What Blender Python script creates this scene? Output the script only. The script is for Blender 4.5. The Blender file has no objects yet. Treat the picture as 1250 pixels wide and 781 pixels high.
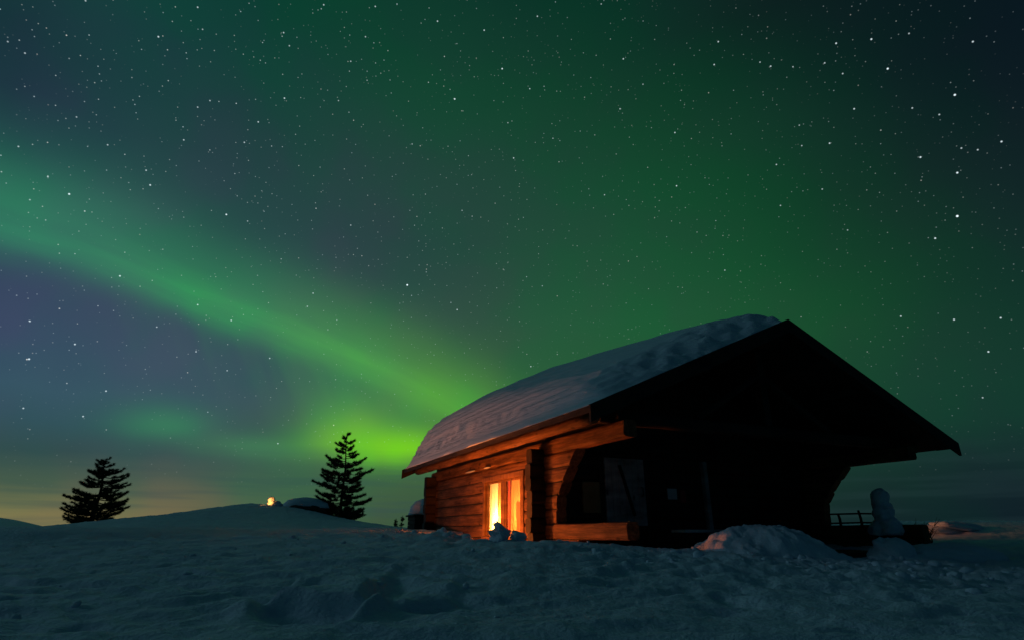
import bpy, bmesh, math, random
import numpy as np
from mathutils import Vector, Matrix

R = math.radians
SC = bpy.context.scene
COL = SC.collection
EYE = 1.0                      # height of the camera above the datum

# ------------------------------------------------------------------ camera
cam = bpy.data.cameras.new('camera')
cam.lens = 20.0
cam.sensor_width = 36.0
cam.clip_start = 0.05
cam.clip_end = 20000
co = bpy.data.objects.new('camera', cam)
COL.objects.link(co)
co.location = (0, 0, EYE)
co.rotation_euler = (R(90 + 20.4), 0, 0)
SC.camera = co
SC.view_settings.view_transform = 'Standard'
SC.view_settings.look = 'None'
SC.view_settings.exposure = 0.0
SC.view_settings.gamma = 1.0
SC.view_settings.use_curve_mapping = False
SC.cycles.max_bounces = 6
SC.cycles.diffuse_bounces = 4
SC.cycles.transparent_max_bounces = 8
SC.cycles.caustics_reflective = False
SC.cycles.caustics_refractive = False
SC.cycles.sample_clamp_indirect = 2.0

# ------------------------------------------------------------------ night sky
# colours of the aurora sky by elevation (rows) and azimuth (columns), linear
SKY_EL = [-2, 0.5, 2, 4, 6, 8.5, 11, 14, 17, 20, 24, 28, 32, 36, 40, 45, 50]
SKY_AZ = [-48, -40, -33, -26, -20, -14, -8, -2, 5, 12, 20, 28, 36, 44, 52]
SKY_ROWS = [
  [(0.3139, 0.2222, 0.0801), (0.3017, 0.2154, 0.0791), (0.2193, 0.1717, 0.0714), (0.1059, 0.1246, 0.0607), (0.0566, 0.1, 0.0529), (0.0435, 0.0884, 0.047), (0.0345, 0.0777, 0.0405), (0.0274, 0.0671, 0.0338), (0.0208, 0.0551, 0.029), (0.0151, 0.043, 0.0255), (0.0091, 0.0285, 0.0217), (0.0059, 0.0193, 0.0196), (0.0045, 0.0144, 0.019), (0.0042, 0.0131, 0.019), (0.0042, 0.0131, 0.019)],
  [(0.2693, 0.2037, 0.0785), (0.2657, 0.2008, 0.0783), (0.1998, 0.1663, 0.073), (0.1081, 0.1303, 0.0648), (0.0648, 0.1108, 0.0574), (0.0479, 0.1, 0.0504), (0.0371, 0.0889, 0.0433), (0.0297, 0.0777, 0.0365), (0.0226, 0.0648, 0.0312), (0.0163, 0.0514, 0.0271), (0.01, 0.034, 0.023), (0.0063, 0.0221, 0.0207), (0.0047, 0.0158, 0.0196), (0.0044, 0.0141, 0.0193), (0.0044, 0.0143, 0.0194)],
  [(0.1762, 0.16, 0.0741), (0.1827, 0.1637, 0.0754), (0.1482, 0.1454, 0.075), (0.0936, 0.1264, 0.0693), (0.0642, 0.1162, 0.0619), (0.0496, 0.1104, 0.0535), (0.0398, 0.1015, 0.0462), (0.0326, 0.0909, 0.0394), (0.0248, 0.0766, 0.0339), (0.0178, 0.061, 0.0294), (0.0109, 0.0412, 0.025), (0.0069, 0.0266, 0.0223), (0.0053, 0.0181, 0.0208), (0.0049, 0.0158, 0.0206), (0.0052, 0.0167, 0.0212)],
  [(0.0557, 0.0912, 0.0675), (0.0705, 0.1032, 0.0715), (0.0684, 0.1044, 0.0777), (0.0564, 0.1069, 0.0745), (0.0503, 0.1126, 0.0662), (0.0477, 0.1198, 0.056), (0.0425, 0.1176, 0.0484), (0.0362, 0.1095, 0.0423), (0.0279, 0.093, 0.0372), (0.0198, 0.0734, 0.0329), (0.012, 0.052, 0.0277), (0.0079, 0.0352, 0.0245), (0.0064, 0.0243, 0.0234), (0.0065, 0.0208, 0.0241), (0.007, 0.023, 0.0252)],
  [(0.03, 0.0699, 0.0793), (0.0343, 0.0729, 0.0755), (0.0394, 0.0808, 0.083), (0.0408, 0.0941, 0.0812), (0.0434, 0.1118, 0.0707), (0.0469, 0.1309, 0.0573), (0.0446, 0.1344, 0.0484), (0.039, 0.1281, 0.0418), (0.03, 0.1089, 0.0373), (0.0207, 0.085, 0.0341), (0.0125, 0.0619, 0.0293), (0.0083, 0.045, 0.0267), (0.0073, 0.0337, 0.0265), (0.0078, 0.0279, 0.0272), (0.0079, 0.0305, 0.0278)],
  [(0.0365, 0.083, 0.1199), (0.0349, 0.0797, 0.1074), (0.0364, 0.0797, 0.1015), (0.0372, 0.0893, 0.0929), (0.041, 0.1106, 0.0781), (0.0458, 0.1371, 0.0607), (0.0446, 0.1457, 0.0489), (0.0399, 0.1417, 0.0403), (0.0306, 0.1215, 0.0361), (0.0206, 0.0954, 0.034), (0.0127, 0.0719, 0.0301), (0.0086, 0.0562, 0.028), (0.0076, 0.0449, 0.028), (0.0077, 0.035, 0.028), (0.0074, 0.0353, 0.0277)],
  [(0.0391, 0.0768, 0.1302), (0.042, 0.0866, 0.1314), (0.0439, 0.0894, 0.1226), (0.0407, 0.0902, 0.1063), (0.0401, 0.1034, 0.0882), (0.0409, 0.1226, 0.0697), (0.0393, 0.1299, 0.0552), (0.0358, 0.1285, 0.044), (0.0278, 0.115, 0.0378), (0.0192, 0.0963, 0.0345), (0.0124, 0.0781, 0.0303), (0.0087, 0.0652, 0.028), (0.0076, 0.0529, 0.0278), (0.0074, 0.0369, 0.0274), (0.0074, 0.0337, 0.0266)],
  [(0.0366, 0.0632, 0.1227), (0.041, 0.0727, 0.1273), (0.0434, 0.0816, 0.1214), (0.0407, 0.0851, 0.1063), (0.0382, 0.0939, 0.0905), (0.036, 0.1053, 0.0748), (0.0337, 0.1099, 0.0605), (0.0309, 0.11, 0.0483), (0.0246, 0.1046, 0.0405), (0.0175, 0.0964, 0.0358), (0.0122, 0.0846, 0.031), (0.0092, 0.0719, 0.0277), (0.008, 0.0542, 0.0269), (0.0074, 0.0346, 0.0261), (0.0067, 0.0291, 0.0246)],
  [(0.0323, 0.0629, 0.1135), (0.0376, 0.0668, 0.1185), (0.0402, 0.0734, 0.1131), (0.0387, 0.0785, 0.0988), (0.0358, 0.0851, 0.0846), (0.0329, 0.0925, 0.0709), (0.0305, 0.0957, 0.0597), (0.028, 0.0964, 0.05), (0.0224, 0.0975, 0.0429), (0.0163, 0.0984, 0.038), (0.0122, 0.0911, 0.0322), (0.0097, 0.0768, 0.0276), (0.0082, 0.0528, 0.0256), (0.0066, 0.0308, 0.0241), (0.0057, 0.0239, 0.0224)],
  [(0.0282, 0.0803, 0.1016), (0.033, 0.0679, 0.1067), (0.0349, 0.0706, 0.1005), (0.0341, 0.0735, 0.089), (0.0323, 0.0758, 0.0781), (0.0298, 0.0793, 0.0671), (0.0274, 0.0828, 0.0583), (0.025, 0.085, 0.0507), (0.0202, 0.0905, 0.0443), (0.015, 0.0966, 0.0391), (0.0114, 0.0898, 0.0323), (0.009, 0.0726, 0.0268), (0.0076, 0.0474, 0.0238), (0.006, 0.0269, 0.0222), (0.0052, 0.0194, 0.0211)],
  [(0.0232, 0.0972, 0.0865), (0.0249, 0.08, 0.0866), (0.0271, 0.0688, 0.0833), (0.0273, 0.067, 0.076), (0.0267, 0.0623, 0.0691), (0.0255, 0.0604, 0.0619), (0.023, 0.0674, 0.0544), (0.0202, 0.0752, 0.0475), (0.0166, 0.0816, 0.0417), (0.0131, 0.0853, 0.0366), (0.0098, 0.0783, 0.0306), (0.0074, 0.0631, 0.0253), (0.0065, 0.0396, 0.0216), (0.0053, 0.0217, 0.0203), (0.0049, 0.015, 0.0188)],
  [(0.0189, 0.0625, 0.0766), (0.0192, 0.0703, 0.0718), (0.0208, 0.0646, 0.0684), (0.0228, 0.06, 0.0655), (0.0223, 0.0575, 0.0612), (0.0212, 0.0554, 0.0561), (0.0189, 0.0607, 0.0501), (0.0164, 0.0683, 0.0441), (0.0136, 0.0735, 0.0387), (0.011, 0.0756, 0.0339), (0.0083, 0.0692, 0.0284), (0.0062, 0.0556, 0.0232), (0.0055, 0.0325, 0.0196), (0.0049, 0.0173, 0.0182), (0.0041, 0.0117, 0.0163)],
  [(0.015, 0.0381, 0.06), (0.0163, 0.0504, 0.062), (0.0171, 0.0529, 0.0588), (0.018, 0.0541, 0.0563), (0.0179, 0.0562, 0.0535), (0.0171, 0.0575, 0.0499), (0.0155, 0.0603, 0.0453), (0.0136, 0.0637, 0.0405), (0.0113, 0.0663, 0.0357), (0.0091, 0.0671, 0.0312), (0.007, 0.0608, 0.026), (0.0054, 0.0489, 0.0217), (0.0046, 0.0266, 0.0185), (0.004, 0.0135, 0.0162), (0.003, 0.0095, 0.0142)],
  [(0.0121, 0.0372, 0.0512), (0.0113, 0.0448, 0.0527), (0.0118, 0.0486, 0.05), (0.0129, 0.0506, 0.0477), (0.0135, 0.0544, 0.0454), (0.0133, 0.0573, 0.0428), (0.0123, 0.0588, 0.0394), (0.011, 0.0599, 0.0358), (0.0094, 0.0598, 0.0317), (0.0077, 0.0581, 0.0275), (0.0061, 0.0518, 0.0234), (0.0048, 0.0409, 0.0203), (0.004, 0.0216, 0.0169), (0.0032, 0.0109, 0.0143), (0.0026, 0.0087, 0.0132)],
  [(0.0101, 0.0422, 0.0481), (0.0072, 0.0477, 0.0459), (0.0068, 0.0506, 0.0417), (0.0076, 0.053, 0.0395), (0.0087, 0.0544, 0.0379), (0.0092, 0.0558, 0.0359), (0.0091, 0.056, 0.0337), (0.0085, 0.0557, 0.0311), (0.0075, 0.0534, 0.0277), (0.0061, 0.0493, 0.0242), (0.0049, 0.0416, 0.021), (0.004, 0.03, 0.0182), (0.0036, 0.0164, 0.0151), (0.003, 0.0097, 0.0133), (0.0025, 0.0086, 0.0131)],
  [(0.0086, 0.0447, 0.0474), (0.0052, 0.0492, 0.0411), (0.0038, 0.0485, 0.0331), (0.0041, 0.0494, 0.0307), (0.0048, 0.0508, 0.0298), (0.0052, 0.051, 0.0286), (0.0053, 0.0497, 0.0273), (0.0053, 0.0478, 0.0257), (0.0049, 0.0441, 0.0236), (0.0041, 0.0387, 0.0212), (0.0037, 0.0302, 0.0186), (0.0039, 0.0187, 0.0151), (0.0037, 0.0118, 0.0132), (0.003, 0.0096, 0.0131), (0.0026, 0.0087, 0.0131)],
  [(0.0073, 0.0468, 0.0464), (0.0047, 0.0492, 0.0386), (0.0035, 0.0482, 0.0312), (0.0034, 0.0472, 0.0278), (0.0036, 0.0463, 0.0258), (0.0036, 0.044, 0.0243), (0.0036, 0.0408, 0.0234), (0.0036, 0.0377, 0.0223), (0.0034, 0.0342, 0.0211), (0.0031, 0.0304, 0.0197), (0.0031, 0.0248, 0.0177), (0.0038, 0.0171, 0.0148), (0.0039, 0.0122, 0.0131), (0.0032, 0.0101, 0.0131), (0.0027, 0.0089, 0.0131)],
]
STARS =  [((-0.54731, 0.54168, 0.638), 0.6), ((-0.43591, 0.58851, 0.68091), 0.7), ((-0.27815, 0.62569, 0.7288), 0.7), ((-0.48634, 0.59777, 0.6373), 0.9), ((-0.62297, 0.5391, 0.56681), 0.5), ((-0.61272, 0.55397, 0.56364), 0.6), ((-0.43602, 0.60886, 0.66271), 0.5), ((-0.33742, 0.64005, 0.69028), 0.7), ((-0.33257, 0.65392, 0.67955), 0.6), ((-0.34928, 0.69998, 0.62292), 0.9), ((-0.38828, 0.71046, 0.58694), 0.8), ((-0.48205, 0.69109, 0.53854), 0.7), ((-0.562, 0.65642, 0.50326), 0.6), ((-0.52821, 0.69459, 0.4884), 0.7), ((-0.52625, 0.7073, 0.472), 1), ((-0.60513, 0.66878, 0.4319), 1.2), ((-0.62051, 0.64632, 0.44411), 0.6), ((-0.63833, 0.65063, 0.41136), 0.5), ((-0.44275, 0.76958, 0.46013), 1.2), ((-0.40977, 0.72172, 0.55786), 0.7), ((-0.41634, 0.78552, 0.45785), 0.5), ((-0.63869, 0.61188, 0.46656), 0.6), ((-0.45968, 0.67152, 0.58117), 0.6), ((-0.44399, 0.67159, 0.59316), 0.6), ((-0.2738, 0.72088, 0.63669), 0.5), ((-0.5849, 0.62133, 0.52139), 0.5), ((-0.206, 0.63906, 0.74106), 0.7), ((-0.11518, 0.66371, 0.73907), 0.8), ((-0.04356, 0.67675, 0.73492), 0.8), ((0.03933, 0.66261, 0.74793), 0.7), ((0.13588, 0.64453, 0.75241), 0.5), ((-0.0158, 0.71685, 0.69705), 1.1), ((-0.0935, 0.74458, 0.66095), 1.2), ((-0.22473, 0.66663, 0.71071), 0.6), ((-0.24991, 0.68686, 0.68247), 0.6), ((0.17514, 0.69593, 0.69643), 0.8), ((0.17534, 0.74605, 0.64239), 0.7), ((0.26247, 0.75412, 0.602), 0.8), ((0.27099, 0.8014, 0.53322), 0.9), ((0.15685, 0.83039, 0.53466), 0.6), ((0.00277, 0.8063, 0.5915), 0.8), ((0.06838, 0.78534, 0.61528), 0.5), ((-0.0068, 0.77174, 0.6359), 0.5), ((-0.26929, 0.83541, 0.47913), 0.6), ((-0.08588, 0.85154, 0.5172), 0.5), ((-0.16542, 0.78188, 0.60108), 0.5), ((0.20808, 0.71682, 0.66549), 0.5), ((0.30977, 0.65528, 0.68895), 0.8), ((0.30849, 0.67797, 0.66722), 0.8), ((0.36914, 0.66005, 0.65426), 0.6), ((0.38358, 0.65977, 0.6462), 0.8), ((0.45612, 0.61481, 0.6434), 1), ((0.49296, 0.59742, 0.63252), 1.1), ((0.51719, 0.61361, 0.59666), 1.4), ((0.52905, 0.57769, 0.6216), 0.6), ((0.58849, 0.5572, 0.58584), 0.9), ((0.44795, 0.63573, 0.62865), 0.7), ((0.47074, 0.63698, 0.61046), 0.7), ((0.49124, 0.66006, 0.56834), 0.9), ((0.55053, 0.63193, 0.54551), 0.7), ((0.58643, 0.6024, 0.54149), 1.5), ((0.57707, 0.6236, 0.52737), 0.7), ((0.47052, 0.69885, 0.53872), 0.9), ((0.56814, 0.66289, 0.48765), 1.1), ((0.60322, 0.63551, 0.48194), 0.7), ((0.61722, 0.62816, 0.47376), 0.7), ((0.63462, 0.61084, 0.47343), 1), ((0.604, 0.65379, 0.45578), 1.3), ((0.61013, 0.68115, 0.40469), 1.9), ((0.59296, 0.70734, 0.38481), 1.1), ((0.46933, 0.73782, 0.48513), 0.6), ((0.40913, 0.74145, 0.53184), 0.7), ((0.41994, 0.77174, 0.47756), 0.6), ((0.43791, 0.71418, 0.54606), 0.6), ((0.43119, 0.69854, 0.57107), 0.5), ((0.50349, 0.75307, 0.42353), 0.5), ((-0.56635, 0.74815, 0.34572), 1), ((-0.64653, 0.71561, 0.26438), 0.8), ((-0.60892, 0.75454, 0.24472), 0.9), ((-0.64629, 0.7317, 0.2166), 1.1), ((-0.64716, 0.74676, 0.15339), 0.7), ((-0.59661, 0.78831, 0.15044), 0.8), ((-0.57795, 0.79417, 0.18781), 0.8), ((-0.37314, 0.91833, 0.13203), 0.8), ((-0.48348, 0.81205, 0.32685), 0.8), ((-0.44256, 0.84072, 0.31197), 0.8), ((-0.48497, 0.83529, 0.25903), 0.7), ((-0.3911, 0.88212, 0.26251), 0.7), ((-0.44633, 0.86297, 0.23678), 0.6), ((-0.32973, 0.86853, 0.37005), 0.7), ((-0.3384, 0.87395, 0.34885), 0.6), ((-0.52964, 0.79858, 0.28592), 0.6), ((-0.1808, 0.89919, 0.39845), 1.7), ((0.34923, 0.84663, 0.40156), 0.6), ((-0.09594, 0.92657, 0.36369), 0.8), ((0.03297, 0.96192, 0.27133), 0.7), ((0.61355, 0.73993, 0.27579), 0.9), ((0.6516, 0.71003, 0.26697), 0.9), ((0.64145, 0.73274, 0.22723), 1), ((0.56425, 0.77194, 0.29279), 0.8), ((0.63398, 0.75455, 0.16945), 0.6)]
RIBBON = [(-48.59, 22.01), (-45.53, 21.44), (-40.07, 21.17), (-33.7, 20.09), (-26.53, 18.52), (-18.71, 16.45), (-10.42, 13.49), (-3.71, 10.46), (4.42, 6.29)]
# blobs {'glow': (-15.53, 8.34), 'glow2': (-8.66, 11.32), 'low': (-31.39, 8.43), 'up': (-45.04, 23.36)}


def build_sky():
    w = bpy.data.worlds.new('World')
    SC.world = w
    w.use_nodes = True
    nt = w.node_tree
    N, L = nt.nodes, nt.links
    N.clear()
    def new(t, **k):
        n = N.new(t)
        for a, b in k.items():
            setattr(n, a, b)
        return n
    def math_(op, a, b=None, c=None, clamp=False):
        n = new('ShaderNodeMath', operation=op)
        n.use_clamp = clamp
        for i, v in enumerate((a, b, c)):
            if v is None: continue
            if isinstance(v, (int, float)): n.inputs[i].default_value = v
            else: L.new(v, n.inputs[i])
        return n.outputs[0]
    def maprange(v, a, b, c=0.0, d=1.0, kind='LINEAR'):
        n = new('ShaderNodeMapRange', interpolation_type=kind)
        L.new(v, n.inputs['Value'])
        for k, x in zip(('From Min', 'From Max', 'To Min', 'To Max'), (a, b, c, d)):
            n.inputs[k].default_value = x
        return n.outputs[0]
    def mix(f, a, b, mode='MIX'):
        n = new('ShaderNodeMix', data_type='RGBA', blend_type=mode)
        if isinstance(f, (int, float)): n.inputs[0].default_value = f
        else: L.new(f, n.inputs[0])
        for i, v in ((6, a), (7, b)):
            if isinstance(v, tuple): n.inputs[i].default_value = (*v, 1)
            else: L.new(v, n.inputs[i])
        return n.outputs[2]
    tc = new('ShaderNodeTexCoord')
    D = tc.outputs['Generated']
    sep = new('ShaderNodeSeparateXYZ'); L.new(D, sep.inputs[0])
    X, Y, Z = sep.outputs
    DEG = 180 / math.pi
    az0 = math_('MULTIPLY', math_('ARCTAN2', X, Y), DEG)
    el0 = math_('MULTIPLY', math_('ARCSINE', math_('MINIMUM', math_('MAXIMUM', Z, -0.9999), 0.9999)), DEG)
    # slow wobble so that the bands are not mathematically clean
    nz = new('ShaderNodeTexNoise'); nz.inputs['Scale'].default_value = 4.0
    nz.inputs['Detail'].default_value = 3.0
    L.new(D, nz.inputs['Vector'])
    nz2 = new('ShaderNodeTexNoise'); nz2.inputs['Scale'].default_value = 7.0
    nz2.inputs['Detail'].default_value = 2.0
    mp = new('ShaderNodeMapping'); mp.inputs['Location'].default_value = (3.1, 7.7, 1.3)
    L.new(D, mp.inputs[0]); L.new(mp.outputs[0], nz2.inputs['Vector'])
    wob = math_('SUBTRACT', nz.outputs[0], 0.5)
    wob2 = math_('SUBTRACT', nz2.outputs[0], 0.5)
    az = math_('ADD', az0, math_('MULTIPLY', wob, 8.0))
    el = math_('ADD', el0, math_('MULTIPLY', wob2, 3.0))
    azf = math_('DIVIDE', math_('ADD', az, 180.0), 360.0)
    REAR = (0.0018, 0.0088, 0.0215)
    cur = None
    for i, (e, row) in enumerate(zip(SKY_EL, SKY_ROWS)):
        cr = new('ShaderNodeValToRGB')
        cr.color_ramp.interpolation = 'B_SPLINE'
        stops = [(-180, REAR), (-100, REAR)] + list(zip(SKY_AZ, row)) + [(100, REAR), (180, REAR)]
        els = cr.color_ramp.elements
        while len(els) < len(stops): els.new(0.5)
        for k, (a, c) in enumerate(stops):
            els[k].position = (a + 180) / 360
        for k, (a, c) in enumerate(stops):
            els[k].color = (*c, 1)
        L.new(azf, cr.inputs[0])
        if cur is None: cur = cr.outputs[0]
        else: cur = mix(maprange(el, SKY_EL[i - 1], e), cur, cr.outputs[0])
    # above the picture the sky goes dark
    cur = mix(maprange(el, 50, 75, kind='SMOOTHSTEP'), cur, (0.003, 0.014, 0.014))
    # --- the main aurora arc: sharp lower edge, long soft upper edge
    fc = new('ShaderNodeFloatCurve')
    pts = fc.mapping.curves[0].points
    rp = [((a + 60) / 80, b / 30) for a, b in RIBBON]
    rp = [(0.0, 0.745)] + rp + [(1.0, 0.12)]
    while len(pts) < len(rp): pts.new(0.5, 0.5)
    for p, (a, b) in zip(pts, rp): p.location = (a, b)
    fc.mapping.update()
    L.new(math_('DIVIDE', math_('ADD', az0, 60.0), 80.0, clamp=True), fc.inputs['Value'])
    cen = math_('MULTIPLY', fc.outputs[0], 30.0)
    dd = math_('SUBTRACT', math_('ADD', el0, math_('MULTIPLY', wob2, 1.1)), cen)
    up = math_('MAXIMUM', dd, 0.0); dn = math_('MINIMUM', dd, 0.0)
    g = math_('ADD', math_('POWER', math_('DIVIDE', up, 2.3), 2.0), math_('POWER', math_('DIVIDE', dn, 1.6), 2.0))
    arc = math_('EXPONENT', math_('MULTIPLY', g, -1.0))
    arcw = new('ShaderNodeValToRGB')     # strength along the arc
    arcw.color_ramp.interpolation = 'B_SPLINE'
    e = arcw.color_ramp.elements
    L.new(maprange(az0, -60, 20), arcw.inputs[0])
    st = [(-60, .3), (-46, .52), (-38, .60), (-28, .82), (-18, .84), (-8, .80), (0, .5), (8, 0)]
    while len(e) < len(st): e.new(0.5)
    for k, (a, v) in enumerate(st): e[k].position = (a + 60) / 80
    for k, (a, v) in enumerate(st): e[k].color = (v, v, v, 1)
    arcc = new('ShaderNodeValToRGB')
    e = arcc.color_ramp.elements
    e.new(0.5)
    for k, (a, c) in enumerate([(-48, (0.028, 0.29, 0.14)), (-26, (0.045, 0.335, 0.10)), (-8, (0.095, 0.42, 0.048))]):
        e[k].position = (a + 60) / 80
    for k, c in enumerate([(0.028, 0.29, 0.14), (0.045, 0.335, 0.10), (0.095, 0.42, 0.048)]): e[k].color = (*c, 1)
    L.new(maprange(az0, -60, 20), arcc.inputs[0])
    # fine folds that run along the arc, and a faint broad veil above it
    comb = new('ShaderNodeCombineXYZ')
    L.new(math_('MULTIPLY', az0, 0.055), comb.inputs[0]); L.new(math_('MULTIPLY', dd, 0.75), comb.inputs[1])
    nf = new('ShaderNodeTexNoise'); nf.inputs['Scale'].default_value = 1.0; nf.inputs['Detail'].default_value = 4.0
    L.new(comb.outputs[0], nf.inputs['Vector'])
    rag = math_('MULTIPLY', maprange(nz2.outputs[0], 0.3, 0.7, 0.82, 1.08), maprange(nf.outputs[0], 0.3, 0.7, 0.74, 1.18))
    veil = math_('EXPONENT', math_('MULTIPLY', math_('POWER', math_('DIVIDE', math_('SUBTRACT', dd, 3.2), 3.4), 2.0), -1.0))
    cur = mix(math_('MULTIPLY', math_('MULTIPLY', veil, arcw.outputs[0]), 0.34), cur, arcc.outputs[0])
    cur = mix(math_('MULTIPLY', math_('MULTIPLY', arc, arcw.outputs[0]), rag, clamp=True), cur, arcc.outputs[0])
    # faint curtains hanging from the arc towards the low glow
    rc = new('ShaderNodeCombineXYZ'); L.new(math_('MULTIPLY', math_('ADD', az0, math_('MULTIPLY', el0, 0.5)), 0.17), rc.inputs[0]); L.new(math_('MULTIPLY', el0, 0.03), rc.inputs[1])
    nr = new('ShaderNodeTexNoise'); nr.inputs['Scale'].default_value = 1.0; nr.inputs['Detail'].default_value = 3.0
    L.new(rc.outputs[0], nr.inputs['Vector'])
    hang = math_('MULTIPLY', maprange(nr.outputs[0], 0.38, 0.68, 0.0, 1.0, 'SMOOTHSTEP'), math_('MULTIPLY', maprange(dd, -10.5, -1.5, 0, 1, 'SMOOTHSTEP'), maprange(dd, 4.0, 0.5, 0, 1, 'SMOOTHSTEP')))
    hang = math_('MULTIPLY', hang, math_('EXPONENT', math_('MULTIPLY', math_('POWER', math_('DIVIDE', math_('ADD', az0, 19.0), 13.0), 2.0), -1.0)))
    cur = mix(math_('MULTIPLY', hang, 0.36), cur, (0.055, 0.25, 0.085))
    # --- glows of the aurora: (azimuth, elevation, half widths, lower half width, colour, strength)
    for a, b, sa, su, sd, c, s in (
            (-46, 23.8, 8, 2.6, 2.6, (0.034, 0.22, 0.125), 0.42),
            (-31.2, 8.6, 3.6, 1.6, 1.2, (0.050, 0.30, 0.115), 0.45),
            (-24, 7.0, 5.0, 1.1, 0.9, (0.055, 0.30, 0.10), 0.40),
            (-16.5, 11.5, 3.8, 2.6, 3.5, (0.055, 0.25, 0.085), 0.38),
            (-7.0, 12.0, 5.0, 2.6, 2.0, (0.085, 0.36, 0.05), 0.55),
            (-15.6, 8.0, 3.7, 3.2, 1.3, (0.125, 0.47, 0.045), 0.84),
            (-10.8, 7.5, 6.0, 1.9, 1.5, (0.175, 0.62, 0.016), 0.95)):
        da = math_('POWER', math_('DIVIDE', math_('SUBTRACT', az0, a), sa), 2.0)
        de = math_('SUBTRACT', math_('ADD', el0, math_('MULTIPLY', wob2, 1.6)), b)
        ge = math_('ADD', math_('POWER', math_('DIVIDE', math_('MAXIMUM', de, 0.0), su), 2.0),
                   math_('POWER', math_('DIVIDE', math_('MINIMUM', de, 0.0), sd), 2.0))
        wgt = math_('MULTIPLY', math_('EXPONENT', math_('MULTIPLY', math_('ADD', da, ge), -1.0)), s)
        cur = mix(wgt, cur, c)
    # --- thin dark cloud streaks low over the horizon
    mp2 = new('ShaderNodeMapping'); mp2.inputs['Scale'].default_value = (2.2, 2.2, 42.0)
    L.new(D, mp2.inputs[0])
    nc = new('ShaderNodeTexNoise'); nc.inputs['Scale'].default_value = 1.6; nc.inputs['Detail'].default_value = 4.0
    L.new(mp2.outputs[0], nc.inputs['Vector'])
    low = math_('MULTIPLY', maprange(el0, 2, 9, 1, 0, 'SMOOTHSTEP'), maprange(nc.outputs[0], 0.46, 0.66, 0, 0.38, 'SMOOTHSTEP'))
    low = math_('MULTIPLY', low, maprange(az0, 0, 20, 1.0, 0.3))
    cur = mix(low, cur, (0.030, 0.075, 0.075))
    # faint mottling and a fine grain of unresolved stars
    cur = mix(1.0, cur, mix(nz.outputs[0], (0.90, 0.91, 0.93), (1.10, 1.09, 1.06)), 'MULTIPLY')
    tint = maprange(nz2.outputs[0], 0.36, 0.64, 0, 1, 'SMOOTHSTEP')
    cur = mix(1.0, cur, mix(tint, (1.10, 0.94, 1.02), (0.90, 1.04, 0.97)), 'MULTIPLY')
    # --- stars
    def layer(scale, rad, thr, bright, tint):
        v = new('ShaderNodeTexVoronoi', feature='F1'); v.inputs['Scale'].default_value = scale
        L.new(D, v.inputs['Vector'])
        h = new('ShaderNodeSeparateColor'); L.new(v.outputs['Color'], h.inputs[0])
        core = maprange(v.outputs['Distance'], rad * scale, rad * scale * 0.25, 0, 1, 'SMOOTHSTEP')
        on = math_('POWER', maprange(h.outputs[0], thr, 1.0), 1.8)
        s = math_('MULTIPLY', math_('MULTIPLY', core, on), bright)
        col = mix(h.outputs[1], (0.72, 0.92, 1.0), tint)
        return s, col
    dens = math_('MULTIPLY', maprange(az0, -45, 40, 1.0, 0.5), maprange(el0, 6, 30, 0.55, 1.05))
    sc = None
    for args in ((34, .00130, .25, 1.0, (1.0, .93, .80)), (75, .00120, .22, .62, (1.0, .95, .85)), (150, .00110, .25, .42, (.9, 1.0, .9))):
        s, col = layer(*args)
        c = mix(1.0, col, mix(0.0, col, col), 'MULTIPLY')
        vm = new('ShaderNodeVectorMath', operation='SCALE')
        L.new(col, vm.inputs[0]); L.new(math_('MULTIPLY', s, dens), vm.inputs['Scale'])
        sc = vm.outputs[0] if sc is None else mix(1.0, sc, vm.outputs[0], 'ADD')
    # the brightest ones where they stand in the sky
    acc = None
    for d, b in STARS:
        n = new('ShaderNodeVectorMath', operation='DISTANCE')
        L.new(D, n.inputs[0]); n.inputs[1].default_value = d
        rad = 0.00105 + 0.00040 * b
        m = math_('MULTIPLY_ADD', n.outputs['Value'], -1.15 * b / rad, 1.15 * b)
        acc = math_('MAXIMUM', m, 0.0 if acc is None else acc)
    vm = new('ShaderNodeVectorMath', operation='SCALE')
    vm.inputs[0].default_value = (0.80, 0.95, 1.0)
    L.new(acc, vm.inputs['Scale'])
    sc = mix(1.0, sc, vm.outputs[0], 'ADD')
    dim = new('ShaderNodeVectorMath', operation='SCALE')
    L.new(sc, dim.inputs[0]); L.new(maprange(el0, 2.5, 9, 0, 1), dim.inputs['Scale'])
    cur = mix(1.0, cur, dim.outputs[0], 'ADD')
    bg = new('ShaderNodeBackground'); bg.inputs['Strength'].default_value = 1.0
    L.new(cur, bg.inputs['Color'])
    out = new('ShaderNodeOutputWorld'); L.new(bg.outputs[0], out.inputs[0])
    w.cycles.sampling_method = 'MANUAL'
    w.cycles.sample_map_resolution = 256
build_sky()

# ------------------------------------------------------------------ added weak bluish sun from the left, brings out the snow relief
sun = bpy.data.lights.new('snow_fill_sun', 'SUN')
sun.energy = 0.112; sun.angle = R(12); sun.color = (0.40, 0.72, 1.0)
so = bpy.data.objects.new('snow_fill_sun', sun); COL.objects.link(so)
so.rotation_euler = (R(70), 0, R(-100))

# ------------------------------------------------------------------ lamp light from the left
# unseen lamp, inferred from the warm roof face, down in an added pit
def point_lamp(name, loc, power, color, size):
    l = bpy.data.lights.new(name, 'POINT'); l.energy = power; l.color = color; l.shadow_soft_size = size
    o = bpy.data.objects.new(name, l); COL.objects.link(o); o.location = loc
    return o
LAMP = (-6.6, 10.7, EYE - 0.45)
point_lamp('left_lamp_light', LAMP, 330, (1.0, 0.28, 0.13), 0.10)
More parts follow.
